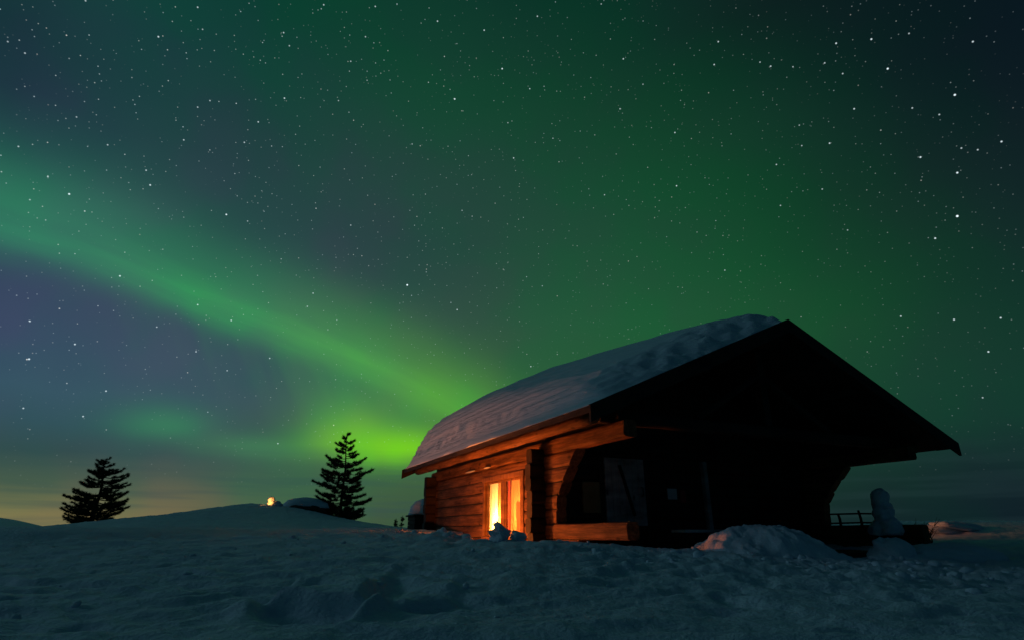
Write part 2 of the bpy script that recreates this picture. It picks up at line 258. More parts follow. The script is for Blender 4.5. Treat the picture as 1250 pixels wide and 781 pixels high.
# unseen lamp, inferred from the warm wall, in a hollow shaped to hide it
def hollow_lamp(v, u, z, power):
    c, s = math.cos(R(25.31)), math.sin(R(25.31))
    point_lamp('hollow_lamp_light', (1.0056 + v * c - u * s, 7.0940 + v * s + u * c, EYE + z), power, (1.0, 0.205, 0.030), 0.05)
hollow_lamp(-.78, 3.75, -.25, 255)

# ------------------------------------------------------------------ helpers
rng = random.Random(7)
def tag(o, label=None, cat=None, group=None, kind=None):
    if label: o['label'] = label
    if cat: o['category'] = cat
    if group: o['group'] = group
    if kind: o['kind'] = kind
    return o
def link(name, me, mat, parent=None, smooth=False):
    o = bpy.data.objects.new(name, me)
    COL.objects.link(o)
    if mat is not None:
        for m in (mat if isinstance(mat, (list, tuple)) else [mat]): me.materials.append(m)
    if smooth:
        me.polygons.foreach_set('use_smooth', [True] * len(me.polygons))
    if parent: o.parent = parent
    return o
def obj(name, bm, mat, parent=None, smooth=False, loc=None):
    me = bpy.data.meshes.new(name)
    bmesh.ops.recalc_face_normals(bm, faces=bm.faces)
    bm.to_mesh(me); bm.free()
    o = link(name, me, mat, parent, smooth)
    if loc: o.location = loc
    return o
def empty(name, loc, rz=0.0):
    o = bpy.data.objects.new(name, None); COL.objects.link(o)
    o.empty_display_size = 0.2
    o.location = loc; o.rotation_euler = (0, 0, rz)
    return o

# lattice noise -------------------------------------------------
def _hash(ix, iy, seed):
    n = (ix.astype(np.int64) * 374761393 + iy.astype(np.int64) * 668265263 + seed * 1442695041) & 0x7fffffff
    n = ((n ^ (n >> 13)) * 1274126177) & 0x7fffffff
    n = n ^ (n >> 16)
    return (n & 0xffff) / 65535.0
def vnoise(x, y, seed=0):
    x = np.asarray(x, float); y = np.asarray(y, float)
    ix = np.floor(x); iy = np.floor(y)
    fx = x - ix; fy = y - iy
    fx = fx * fx * fx * (fx * (fx * 6 - 15) + 10); fy = fy * fy * fy * (fy * (fy * 6 - 15) + 10)
    a = _hash(ix, iy, seed); b = _hash(ix + 1, iy, seed); c = _hash(ix, iy + 1, seed); d = _hash(ix + 1, iy + 1, seed)
    return (a * (1 - fx) + b * fx) * (1 - fy) + (c * (1 - fx) + d * fx) * fy - 0.5
def fbm(x, y, seed=0, octv=4, gain=0.5):
    s = 0; a = 1.0
    for i in range(octv):
        s = s + a * vnoise(x, y, seed + 17 * i); a *= gain; x = x * 2.03 + 5.1; y = y * 2.03 + 1.7
    return s
def smooth(a, b, x):
    t = np.clip((x - a) / (b - a), 0, 1); return t * t * (3 - 2 * t)

# materials ----------------------------------------------------
def mat_base(name):
    m = bpy.data.materials.new(name); m.use_nodes = True
    nt = m.node_tree; N = nt.nodes; L = nt.links
    return m, nt, N, L, N['Principled BSDF']
def noise_node(nt, vec, scale, detail=3.0, rough=0.55):
    n = nt.nodes.new('ShaderNodeTexNoise')
    n.inputs['Scale'].default_value = scale; n.inputs['Detail'].default_value = detail; n.inputs['Roughness'].default_value = rough
    nt.links.new(vec, n.inputs['Vector']); return n.outputs[0]
def mapped(nt, scale, coord='Object', loc=(0, 0, 0)):
    tc = nt.nodes.new('ShaderNodeTexCoord'); mp = nt.nodes.new('ShaderNodeMapping')
    mp.inputs['Scale'].default_value = scale; mp.inputs['Location'].default_value = loc
    nt.links.new(tc.outputs[coord], mp.inputs[0]); return mp.outputs[0]
def ramp(nt, fac, stops):
    r = nt.nodes.new('ShaderNodeValToRGB'); e = r.color_ramp.elements
    while len(e) < len(stops): e.new(0.5)
    for k, (p, c) in enumerate(stops): e[k].position = p
    for k, (p, c) in enumerate(stops): e[k].color = (*c, 1)
    nt.links.new(fac, r.inputs[0]); return r.outputs[0]
def bump(nt, h, bsdf, strength, dist):
    b = nt.nodes.new('ShaderNodeBump'); b.inputs['Strength'].default_value = strength; b.inputs['Distance'].default_value = dist
    nt.links.new(h, b.inputs['Height']); nt.links.new(b.outputs[0], bsdf.inputs['Normal'])
def mixc(nt, f, a, b, mode='MIX'):
    n = nt.nodes.new('ShaderNodeMix'); n.data_type = 'RGBA'; n.blend_type = mode
    if isinstance(f, (int, float)): n.inputs[0].default_value = f
    else: nt.links.new(f, n.inputs[0])
    for i, v in ((6, a), (7, b)):
        if isinstance(v, tuple): n.inputs[i].default_value = (*v, 1)
        else: nt.links.new(v, n.inputs[i])
    return n.outputs[2]

def wood(name, axis, dark, light, bstr=0.5):
    """weathered hewn timber, grain along the axis (0 across, 1 along the cabin, 2 up)"""
    m, nt, N, L, b = mat_base(name)
    sc = [26.0] * 3; sc[axis] = 1.3
    g = noise_node(nt, mapped(nt, sc), 1.0, 6.0, 0.72)
    big = noise_node(nt, mapped(nt, (1.2, 1.2, 5.0)), 1.0, 3.0)
    c = ramp(nt, g, [(0.28, dark), (0.5, tuple((x + y) / 2 for x, y in zip(dark, light))), (0.72, light)])
    c = mixc(nt, 1.0, c, ramp(nt, big, [(0.3, (0.28, 0.26, 0.24)), (0.7, (1.2, 1.16, 1.1))]), 'MULTIPLY')
    ks = [5.0] * 3; ks[axis] = 2.6                                     # knots
    v = N.new('ShaderNodeTexVoronoi'); v.inputs['Scale'].default_value = 1.0
    L.new(mapped(nt, ks), v.inputs['Vector'])
    kn = ramp(nt, v.outputs['Distance'], [(0.07, (0.16, 0.12, 0.10)), (0.19, (1, 1, 1))])
    c = mixc(nt, 0.8, c, kn, 'MULTIPLY')
    L.new(c, b.inputs['Base Color'])
    b.inputs['Roughness'].default_value = 0.78
    b.inputs['Specular IOR Level'].default_value = 0.25
    bump(nt, g, b, bstr, 0.012)
    return m
def simple(name, col, rough=0.7, var=0.25, scale=6.0, spec=0.3):
    m, nt, N, L, b = mat_base(name)
    n = noise_node(nt, mapped(nt, (1, 1, 1)), scale, 4.0)
    lo = tuple(x * (1 - var) for x in col); hi = tuple(min(1, x * (1 + var)) for x in col)
    L.new(ramp(nt, n, [(0.3, lo), (0.7, hi)]), b.inputs['Base Color'])
    b.inputs['Roughness'].default_value = rough; b.inputs['Specular IOR Level'].default_value = spec
    bump(nt, n, b, 0.2, 0.01)
    return m
M = {}
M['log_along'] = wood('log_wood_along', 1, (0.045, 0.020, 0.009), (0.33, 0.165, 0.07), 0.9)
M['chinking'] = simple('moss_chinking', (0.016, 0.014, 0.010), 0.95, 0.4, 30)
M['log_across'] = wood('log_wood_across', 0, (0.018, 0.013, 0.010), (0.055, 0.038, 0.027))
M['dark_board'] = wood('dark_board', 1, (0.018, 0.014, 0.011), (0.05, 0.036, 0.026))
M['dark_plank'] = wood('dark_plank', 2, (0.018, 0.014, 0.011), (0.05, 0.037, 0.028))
M['frame_wood'] = wood('frame_wood', 2, (0.12, 0.06, 0.028), (0.30, 0.16, 0.07), 0.25)
M['inner_wood'] = wood('inner_wood', 2, (0.30, 0.18, 0.09), (0.50, 0.32, 0.17), 0.2)
def snow_mat(name, sx=(1, 1, 1), fine=0.35, tint=(0.76, 0.84, 0.92)):
    m, nt, N, L, b = mat_base(name)
    a = noise_node(nt, mapped(nt, tuple(3.0 * k for k in sx)), 1.0, 6.0, 0.6)
    f = noise_node(nt, mapped(nt, tuple(28.0 * k for k in sx)), 1.0, 4.0, 0.6)
    L.new(ramp(nt, a, [(0.3, tuple(0.93 * t for t in tint)), (0.7, tint)]), b.inputs['Base Color'])
    b.inputs['Roughness'].default_value = 0.65
    b.inputs['Specular IOR Level'].default_value = 0.2
    ad = N.new('ShaderNodeMath'); ad.operation = 'MULTIPLY_ADD'; ad.inputs[1].default_value = 0.35
    L.new(f, ad.inputs[0]); L.new(a, ad.inputs[2])
    bump(nt, ad.outputs[0], b, fine, 0.05)
    return m
M['snow'] = snow_mat('packed_snow', (1.0, 1.6, 1.6), 1.0)
M['roof_snow'] = snow_mat('layered_snow', (1.0, 0.12, 2.6), 0.8)
M['snow_lump'] = snow_mat('lump_snow', (1, 1, 1), 0.7)
M['rock'] = simple('dark_rock', (0.05, 0.048, 0.045), 0.85)
M['yellow_board'] = simple('yellowed_board', (0.22, 0.17, 0.07), 0.7, 0.15)
M['grey_door'] = wood('grey_door_wood', 2, (0.36, 0.37, 0.38), (0.52, 0.53, 0.54), 0.2)
M['white_paper'] = simple('white_paper', (0.62, 0.62, 0.6), 0.6, 0.04)
M['red_paper'] = simple('red_paper', (0.40, 0.035, 0.03), 0.6, 0.08)
M['iron'] = simple('black_iron', (0.02, 0.02, 0.02), 0.45)
M['bark'] = simple('pine_bark', (0.055, 0.035, 0.024), 0.9, 0.4, 12)
M['twig'] = simple('bare_twig', (0.03, 0.02, 0.016), 0.9, 0.3, 12)
def needle(name, a, bb):
    m, nt, N, L, b = mat_base(name)
    n = noise_node(nt, mapped(nt, (1, 1, 1)), 3.0, 3.0)
    L.new(ramp(nt, n, [(0.35, a), (0.65, bb)]), b.inputs['Base Color'])
    b.inputs['Roughness'].default_value = 0.7
    b.inputs['Specular IOR Level'].default_value = 0.2
    return m
M['needles'] = needle('pine_needles', (0.020, 0.042, 0.018), (0.045, 0.082, 0.030))
M['cloth_yellow'] = None
def cloth(name, col, trans):
    m, nt, N, L, b = mat_base(name)
    N.remove(b)
    d = N.new('ShaderNodeBsdfDiffuse'); t = N.new('ShaderNodeBsdfTranslucent'); mx = N.new('ShaderNodeMixShader')
    d.inputs[0].default_value = (*col, 1); t.inputs[0].default_value = (*col, 1); mx.inputs[0].default_value = trans
    L.new(d.outputs[0], mx.inputs[1]); L.new(t.outputs[0], mx.inputs[2])
    L.new(mx.outputs[0], N['Material Output'].inputs[0]); return m
M['cloth_yellow'] = cloth('pale_curtain_cloth', (0.90, 0.76, 0.48), 0.65)
M['cloth_orange'] = cloth('orange_curtain_cloth', (0.75, 0.34, 0.10), 0.45)
M['cloth_red'] = cloth('red_curtain_cloth', (0.62, 0.10, 0.05), 0.5)
def glass():
    m, nt, N, L, b = mat_base('window_glass')
    N.remove(b)
    t = N.new('ShaderNodeBsdfTransparent'); g = N.new('ShaderNodeBsdfGlossy'); g.inputs['Roughness'].default_value = 0.03
    t.inputs[0].default_value = (0.96, 0.95, 0.92, 1)
    lw = N.new('ShaderNodeLayerWeight'); lw.inputs[0].default_value = 0.5; mx = N.new('ShaderNodeMixShader')
    fr = N.new('ShaderNodeMath'); fr.operation = 'POWER'; fr.inputs[1].default_value = 4.0; L.new(lw.outputs['Facing'], fr.inputs[0])
    L.new(fr.outputs[0], mx.inputs[0]); L.new(t.outputs[0], mx.inputs[1]); L.new(g.outputs[0], mx.inputs[2])
    L.new(mx.outputs[0], N['Material Output'].inputs[0]); return m
M['glass'] = glass()

# shape helpers ------------------------------------------------
def add_box(bm, x0, x1, y0, y1, z0, z1, bev=0.0, mi=0):
    vs = [bm.verts.new(p) for p in ((x0, y0, z0), (x1, y0, z0), (x1, y1, z0), (x0, y1, z0), (x0, y0, z1), (x1, y0, z1), (x1, y1, z1), (x0, y1, z1))]
    fs = [bm.faces.new([vs[i] for i in f]) for f in ((0, 3, 2, 1), (4, 5, 6, 7), (0, 1, 5, 4), (1, 2, 6, 5), (2, 3, 7, 6), (3, 0, 4, 7))]
    for f in fs: f.material_index = mi
    if bev:
        es = list({e for f in fs for e in f.edges})
        bmesh.ops.bevel(bm, geom=es, offset=bev, segments=1, affect='EDGES')
def add_tube(bm, pts, rad, n=8, cap=True, mi=0):
    rings = []
    pts = [Vector(p) for p in pts]
    for i, p in enumerate(pts):
        t = (pts[min(i + 1, len(pts) - 1)] - pts[max(i - 1, 0)])
        if t.length < 1e-6: t = Vector((0, 0, 1))
        t.normalize()
        a = t.orthogonal().normalized() if i == 0 else (rings_dir - t * rings_dir.dot(t)).normalized()
        rings_dir = a
        b = t.cross(a)
        r = rad[i] if isinstance(rad, (list, tuple)) else rad
        rings.append([bm.verts.new(p + (a * math.cos(k * 2 * math.pi / n) + b * math.sin(k * 2 * math.pi / n)) * r) for k in range(n)])
    for i in range(len(rings) - 1):
        for k in range(n):
            f = bm.faces.new((rings[i][k], rings[i][(k + 1) % n], rings[i + 1][(k + 1) % n], rings[i + 1][k])); f.material_index = mi
    if cap:
        bm.faces.new(rings[0][::-1]).material_index = mi; bm.faces.new(rings[-1]).material_index = mi
def add_log(bm, axis, c0, c1, s0, s1, z0, z1, cut0=0.0, cut1=0.0, step=0.35, seed=0, rough=0.011, end_mat=1):
    """a squared log with rounded arrises; along `axis` (0 or 1) from c0 to c1, s0..s1 wide, z0..z1 high;
    cut0 / cut1 slant the ends (extra length at the top of the log)"""
    rg = random.Random(seed * 31 + 5)
    prof = []
    r = min(0.045, (z1 - z0) * 0.22)
    for (cs, cz, a0) in ((s1 - r, z1 - r, 0), (s0 + r, z1 - r, 90), (s0 + r, z0 + r, 180), (s1 - r, z0 + r, 270)):
        for k in range(3):
            a = R(a0 + 45 * k); prof.append((cs + r * math.cos(a), cz + r * math.sin(a)))
    n = max(2, int((c1 - c0) / step) + 1)
    rings = []
    for i in range(n):
        t = i / (n - 1); js = rg.uniform(-rough, rough); jz = rg.uniform(-rough, rough)
        ring = []
        for (s, z) in prof:
            h = (z - z0) / (z1 - z0)
            c = c0 + (c1 - c0) * t + (cut0 * h if i == 0 else 0) + (cut1 * h if i == n - 1 else 0)
            s2 = s + js + rg.uniform(-rough, rough) * 0.5; z2 = z + jz * 0.5
            ring.append(bm.verts.new((s2, c, z2) if axis == 1 else (c, s2, z2)))
        rings.append(ring)
    m = len(prof)
    for i in range(n - 1):
        for k in range(m):
            bm.faces.new((rings[i][k], rings[i][(k + 1) % m], rings[i + 1][(k + 1) % m], rings[i + 1][k]))
    for ring in (rings[0], rings[-1]):
        bm.faces.new(ring).material_index = end_mat
def blob(bm, c, rad, seed, sub=3, amp=0.25, freq=1.6, flat=None, mi=0):
    res = bmesh.ops.create_icosphere(bm, subdivisions=sub, radius=1.0)
    P = np.array([v.co[:] for v in res['verts']])
    n = fbm(P[:, 0] * freq + seed * 3.1 + P[:, 2] * 1.3, P[:, 1] * freq - P[:, 2] * freq + seed, seed, 4, 0.55)
    for v, q, k in zip(res['verts'], P, n):
        s = 1 + amp * 2 * k
        p = Vector((q[0] * rad[0] * s, q[1] * rad[1] * s, q[2] * rad[2] * s))
        if flat is not None and p.z < flat: p.z = flat
        v.co = p + Vector(c)

# ------------------------------------------------------------------ the ground: one sheet of snow
CP = np.array([   # x, y, height relative to the eye
    (0, 0, -.56), (-2, 1, -.54), (2, 1, -.56), (0, 2.2, -.52), (-2.5, 2.5, -.50), (2.5, 2.5, -.52), (0, 3.2, -.45), (-2.5, 3.6, -.42), (2.8, 3.6, -.46),
    (0, 4.2, -.32), (-3, 4.8, -.31), (3.2, 4.4, -.42), (5.2, 4.8, -.50), (-5.2, 5, -.38), (0, 5.2, -.19), (1.8, 5.2, -.27), (-2, 6.2, -.15), (-4, 7, -.17), (-6.5, 7, -.24),
    (-.44, 6.3, -.085), (-1.3, 8.2, -.055), (-2.6, 10.9, .02), (.35, 5.75, -.12), (1.43, 6.2, -.19), (2.8, 6.8, -.27), (4.14, 7.3, -.32), (5.7, 8.4, -.38), (7.4, 8.0, -.40), (4.6, 5.8, -.42), (6.5, 6.4, -.45),
    (0, -6, -.8), (-9, -6, -.8), (9, -6, -.8), (-9, 2, -.6), (9, 3, -.6),
    (-3.4, 14, .05), (.3, 9.6, -.17), (-2.2, 14.9, 0.0), (4.5, 8.9, -.36), (7.2, 10.2, -.34), (3.7, 17.8, -.1), (8.8, 9.0, -.36), (10, 10.5, -.15), (0, 14, -.05), (4.5, 12, -.3),
    (-5.0, 22, .22), (-6.4, 23.5, .40), (-8.6, 25, .86), (-11.2, 25, 1.06), (-13.6, 25.5, .44), (-16.5, 26, .07), (-20.5, 26, -.24), (-26, 26, -.30),
    (-5, 32, -.6), (-10, 36, -.2), (-17, 38, -.8), (-25, 38, -1.0), (-2, 30, -.4), (-3.6, 20, .08), (-4.6, 17.5, .02),
    (-6, 14, .02), (-9, 16, .18), (-12, 15, .0), (-9, 10, -.10), (-14, 12, -.2), (-5, 9.5, -.08), (-18, 16, -.2),
    (9.2, 13.2, .02), (12, 12, .02), (11.5, 15, .22), (14, 16, .24), (17, 18, .28), (10.5, 19, .25), (12, 26, -.3), (20, 26, -.3), (22, 18, .2), (16, 10, -.05), (4, 28, -.7),
], float)
CP[:, :2] /= 1.0
def _rbf():
    d = np.hypot(CP[:, None, 0] - CP[None, :, 0], CP[:, None, 1] - CP[None, :, 1])
    A = np.sqrt(d * d + 1.0); n = len(CP)
    A += np.eye(n) * (-0.02)
    P = np.c_[np.ones(n), CP[:, :2]]
    K = np.block([[A, P], [P.T, np.zeros((3, 3))]])
    return np.linalg.solve(K, np.r_[CP[:, 2], np.zeros(3)])
_W = _rbf()
def base_height(x, y):
    x = np.asarray(x, float); y = np.asarray(y, float); sh = x.shape
    xf = x.ravel(); yf = y.ravel(); out = np.zeros(xf.size)
    for i in range(0, xf.size, 20000):
        s = slice(i, i + 20000)
        d2 = (xf[s, None] - CP[None, :, 0]) ** 2 + (yf[s, None] - CP[None, :, 1]) ** 2
        out[s] = np.sqrt(d2 + 1.0) @ _W[:-3] + _W[-3] + _W[-2] * xf[s] + _W[-1] * yf[s]
    z = out.reshape(sh)
    r = np.hypot(x, y)
    z = np.clip(z, -3, 2)
    k = smooth(34, 75, r)
    far = -7.0 - 6.0 * smooth(60, 300, r)
    ang = np.degrees(np.arctan2(x, y))
    fell = 34 * np.exp(-((r - 1500) / 350) ** 2) * (0.5 + 0.9 * fbm(ang / 9.0, r * 0 + 3, 5, 3)) * (1 + 0.3 * np.cos(np.radians(ang + 60)))
    fell = fell + 14.5 * np.exp(-((r - 420) / 90) ** 2) * np.exp(-((ang + 47) / 6.5) ** 2)
    return z * (1 - k) + (far + fell) * k
def gauss(x, y, cx, cy, sx, sy, rot=0.0):
    c, s = math.cos(rot), math.sin(rot); dx, dy = x - cx, y - cy
    u = dx * c + dy * s; v = -dx * s + dy * c
    return np.exp(-(u / sx) ** 2 - (v / sy) ** 2)
HUT_XY = (1.0056, 7.0940); HUT_A = R(25.31)
def hut_to_world(v, u):
    c, s = math.cos(HUT_A), math.sin(HUT_A)
    return HUT_XY[0] + v * c - u * s, HUT_XY[1] + v * s + u * c
_pits = []
_rp = random.Random(3)
for _ in range(70):                                  # old footprints and pock marks
    a = R(_rp.uniform(-46, 46)); d = _rp.uniform(3.2, 13)
    _pits.append((d * math.sin(a), d * math.cos(a), _rp.uniform(.05, .12), _rp.uniform(.04, .07), _rp.uniform(.02, .06), _rp.uniform(0, 3)))
for k in range(14):                                  # a trodden line towards the porch
    t = k / 13; _pits.append((1.2 + 2.6 * t + _rp.uniform(-.15, .15), 3.6 + 3.6 * t + _rp.uniform(-.1, .1), .12, .08, .06, _rp.uniform(0, 3)))
def detail(x, y):
    r = np.hypot(x, y)
    near = 1 - smooth(22, 45, r)
    z = 0.05 * fbm(x / 3.5, y / 2.6, 1, 3) * near * (0.4 + 0.6 * smooth(6, 14, r))
    # wind ripples lying across the view
    wx = x + 0.5 * fbm(x, y, 40, 2); wy = y + 0.5 * fbm(x / 1.4, y / 1.4, 41, 3)
    z = z + (0.038 * vnoise(wx / 1.3, wy / 0.26, 11) + 0.028 * vnoise(wx / 0.6, wy / 0.10, 12)) * near * (0.55 + 0.9 * np.clip(fbm(x / 4, y / 4, 13, 2) + .4, 0, 1))
    z = z + (0.022 * fbm(x / 0.18, y / 0.09, 21, 3) + 0.018 * np.maximum(0, fbm(x / 0.55, y / 0.28, 23, 4, .6) - .12)) * near
    # broken wind crust: low steps that face down the slope
    ph = y / 0.95 + 1.9 * fbm(x / 2.2, y / 1.6, 51, 3) + .25 * vnoise(x / .25, y / .25, 52)
    tf = ph - np.floor(ph)
    amp = 0.045 * np.clip(fbm(x / 1.3, y / 0.9, 53, 3) + .08, 0, .6) * near
    z = z + amp * (smooth(0, .10, tf) - tf)
    # churned, lumpy snow round the cabin and the right foreground
    ch = np.clip(gauss(x, y, 4.0, 6.0, 3.6, 1.5, R(16)) + 0.8 * gauss(x, y, -.9, 8.0, 1.0, 2.2, R(25)) + .7 * gauss(x, y, 8, 9, 2.5, 2, 0) + .5 * gauss(x, y, -2.9, 12.5, 1.0, 3, R(25)), 0, 1)
    lump = fbm(x / 0.42, y / 0.42, 31, 4, 0.6)
    z = z + ch * (0.105 * np.maximum(lump, -0.05) + 0.05 * fbm(x / 0.13, y / 0.13, 33, 2))
    for (px, py, sx, sy, dp, ro) in _pits:
        z = z - dp * gauss(x, y, px, py, sx, sy, ro)
    return z
def features(x, y):
    # the broken step in the snow crust in the foreground, with the scooped hollow before it
    yy = y + .10 * vnoise(x * 3.1, y * 2.0, 75)
    def step(x0, x1, yc, hgt, soft=.06, back=.8):
        lat = smooth(x0 - soft, x0 + soft, x) * (1 - smooth(x1 - soft, x1 + soft, x))
        return hgt * lat * (smooth(yc - .035, yc + .035, yy) * np.exp(-(np.maximum(yy - yc, 0) / back) ** 2) - .45 * np.exp(-((yy - yc + .13) / .13) ** 2))
    z = step(-1.36, -.82, 3.50, .11) + step(-.66, -.34, 3.56, .06, .07, .6)
    z = z + .075 * gauss(x, y, -.76, 3.44, .045, .20, -.35) + 0.05 * gauss(x, y, -1.44, 3.42, .08, .25, .5)
    return z
def hollow(x, y):
    """1 in the hollow along the window wall, added so its rim hides and blocks the lamp"""
    c, s = math.cos(HUT_A), math.sin(HUT_A); dx, dy = x - HUT_XY[0], y - HUT_XY[1]
    v = dx * c + dy * s + .10 * vnoise(x * 1.6, y * 1.6, 71); u = -dx * s + dy * c + .12 * vnoise(x * 1.5, y * 1.5, 72)
    vl = 0.95 * smooth(3.7, 6.2, u)
    return smooth(-1.55 + vl, -.95 + vl * .9, v) * (1 - smooth(.75, 1.0, v)) * smooth(-.1, .7, u) * (1 - smooth(4.7, 6.2, u))
def height(x, y):
    x = np.asarray(x, float); y = np.asarray(y, float)
    b = base_height(x, y)
    h = hollow(x, y)
    z = b + detail(x, y) * (1 - .6 * h) + features(x, y)
    z = z * (1 - h) + np.minimum(z, -.46 + .3 * (z - b)) * h
    # added pit and rim, shaped to hide the left lamp and cut its low rays
    # the pit the lamp stands in, out on the left slope
    d = np.hypot(x + 6.6, y - 10.7)
    w = 1 - smooth(1.9, 3.2, d); z = z * (1 - w) + np.maximum(z, -.045 + .3 * (z - b)) * w
    az_ = np.degrees(np.arctan2(x + 6.6, -(y - 10.7)))
    w = np.exp(-((d - 2.3) / .75) ** 2) * (1 - smooth(70, 105, np.abs(az_ - 31))); z = z * (1 - w) + np.maximum(z, .055 + .25 * (z - b)) * w
    w = 1 - smooth(.75, 1.5, d); z = z * (1 - w) + np.minimum(z, -.62) * w
    return EYE + z
def gz(x, y):
    return float(height(np.array([x]), np.array([y]))[0])

def build_ground():
    ang = np.concatenate([np.linspace(-180, -62, 50)[:-1], np.linspace(-62, -50, 40)[:-1], np.linspace(-50, 50, 880), np.linspace(50, 62, 40)[1:], np.linspace(62, 180, 50)[1:-1]])
    rad = np.concatenate([np.linspace(.5, 2.96, 60), np.geomspace(3.0, 60, 430), np.geomspace(60, 9000, 70)[1:]])
    A, Rr = np.meshgrid(np.radians(ang), rad)
    X = Rr * np.sin(A); Y = Rr * np.cos(A)
    Z = height(X, Y)
    na, nr = len(ang), len(rad)
    V = np.c_[X.ravel(), Y.ravel(), Z.ravel()]
    V = np.vstack([V, [[0, 0, gz(0, 0)]]])
    i = np.arange(nr - 1)[:, None] * na; j = np.arange(na)[None, :]; j2 = (j + 1) % na
    q = np.stack([i + j, i + na + j, i + na + j2, i + j2], -1).reshape(-1, 4)
    c = len(V) - 1
    tri = np.stack([np.full(na, c), np.arange(na), (np.arange(na) + 1) % na], -1)
    me = bpy.data.meshes.new('snow_ground')
    nq, ntr = len(q), len(tri)
    me.vertices.add(len(V)); me.vertices.foreach_set('co', V.ravel())
    me.loops.add(nq * 4 + ntr * 3); me.loops.foreach_set('vertex_index', np.concatenate([q[:, ::-1].ravel(), tri[:, ::-1].ravel()]).astype(np.int32))
    me.polygons.add(nq + ntr)
    me.polygons.foreach_set('loop_start', np.concatenate([np.arange(nq) * 4, nq * 4 + np.arange(ntr) * 3]).astype(np.int32))
    me.polygons.foreach_set('loop_total', np.concatenate([np.full(nq, 4), np.full(ntr, 3)]).astype(np.int32))
    me.update(); me.validate()
    bm = bmesh.new(); bm.from_mesh(me); bmesh.ops.recalc_face_normals(bm, faces=bm.faces)
    up = sum(f.normal.z for f in list(bm.faces)[:200])
    if up < 0: bmesh.ops.reverse_faces(bm, faces=bm.faces)
    bm.to_mesh(me); bm.free()
    o = link('snow_ground', me, M['snow'], smooth=True)
    o['kind'] = 'structure'
build_ground()

# ------------------------------------------------------------------ the log cabin
# local axes: x across the gable, y along the ridge (0 = front edge of the roof), z from the eye level, +BASE
W = 7.712; SL = 1.7303 / (W / 2); EAVE = 1.5; LEN = 8.85; BASE = 0.40
cabin = empty('log_cabin', (HUT_XY[0], HUT_XY[1], EYE - BASE), HUT_A)
tag(cabin, 'dark log cabin with open gable porch and one glowing window in the snow', 'cabin')
def part(name, bm, mat, parent=cabin, smooth=False):
    for v in bm.verts: v.co.z += BASE
    return obj(name, bm, mat, parent, smooth)
def roof_z(x):
    return EAVE + SL * min(x, W - x)
WX = 0.70; WT = 0.19                                   # face and thickness of the long walls
ROWS = [(-.62, -.44), (-.44, -.27), (-.27, -.10), (-.10, .12), (.12, .335), (.335, .545), (.545, .745), (.745, .965), (.965, 1.195)]
CUT = {0: .45, 1: .42, 2: .40, 3: .38, 4: (2.22, 2.20), 5: (2.20, 2.17), 6: (2.17, 2.01), 7: (2.01, 1.79), 8: (1.79, 1.55)}
WIN = (3.44, 5.08, -.10, .965)                         # y0, y1, z0, z1 of the opening
CR0, CR1 = 2.56, 2.75                                  # the porch wall
BK0, BK1 = 8.27, 8.46                                  # the back wall
def side_wall(mirror):
    bm = bmesh.new(); sd = 50 if mirror else 0
    s0, s1 = (W - WX - WT, W - WX) if mirror else (WX, WX + WT)
    for k, (z0, z1) in enumerate(ROWS):
        g = -0.006
        c = CUT[k] if mirror or k > 2 else 1.35 + .12 * k; cb, ct = c if isinstance(c, tuple) else (c, c)
        wob = random.Random(k + sd).uniform(-.012, .012)
        a0, a1 = s0 + wob, s1 + wob
        if not mirror and k in (3, 4, 5, 6, 7):
            add_log(bm, 1, cb, WIN[0], a0, a1, z0 + g, z1, ct - cb, 0, seed=k + sd)
            add_log(bm, 1, WIN[1], 8.62 + wob * 3, a0, a1, z0 + g, z1, 0, 0, seed=k + 20 + sd)
        else:
            add_log(bm, 1, cb, 8.62 + wob * 3, a0, a1, z0 + g, z1, ct - cb, 0, seed=k + sd)
    for k, (z0, z1) in enumerate(ROWS[1:]):                      # moss between the logs
        c = CUT[k + 1]; ya = (c[0] if isinstance(c, tuple) else 1.6) + .03
        for (fa, fb) in ((s0 + .012, s0 + .03), (s1 - .03, s1 - .012)):
            spans = [(ya, WIN[0] - .01), (WIN[1] + .01, 8.55)] if (not mirror and WIN[2] < z0 < WIN[3] - .02) else [(ya, 8.55)]
            for (p, q) in spans: add_box(bm, fa, fb, p, q, z0 - .013, z0 + .013, mi=2)
    add_log(bm, 1, .30, 8.7, s0 - .015, s1 + .01, 1.199, 1.43, seed=33 + sd)      # wall plate
    return part('wall', bm, [M['log_along'], M['log_along'], M['chinking']])
side_wall(False); side_wall(True)
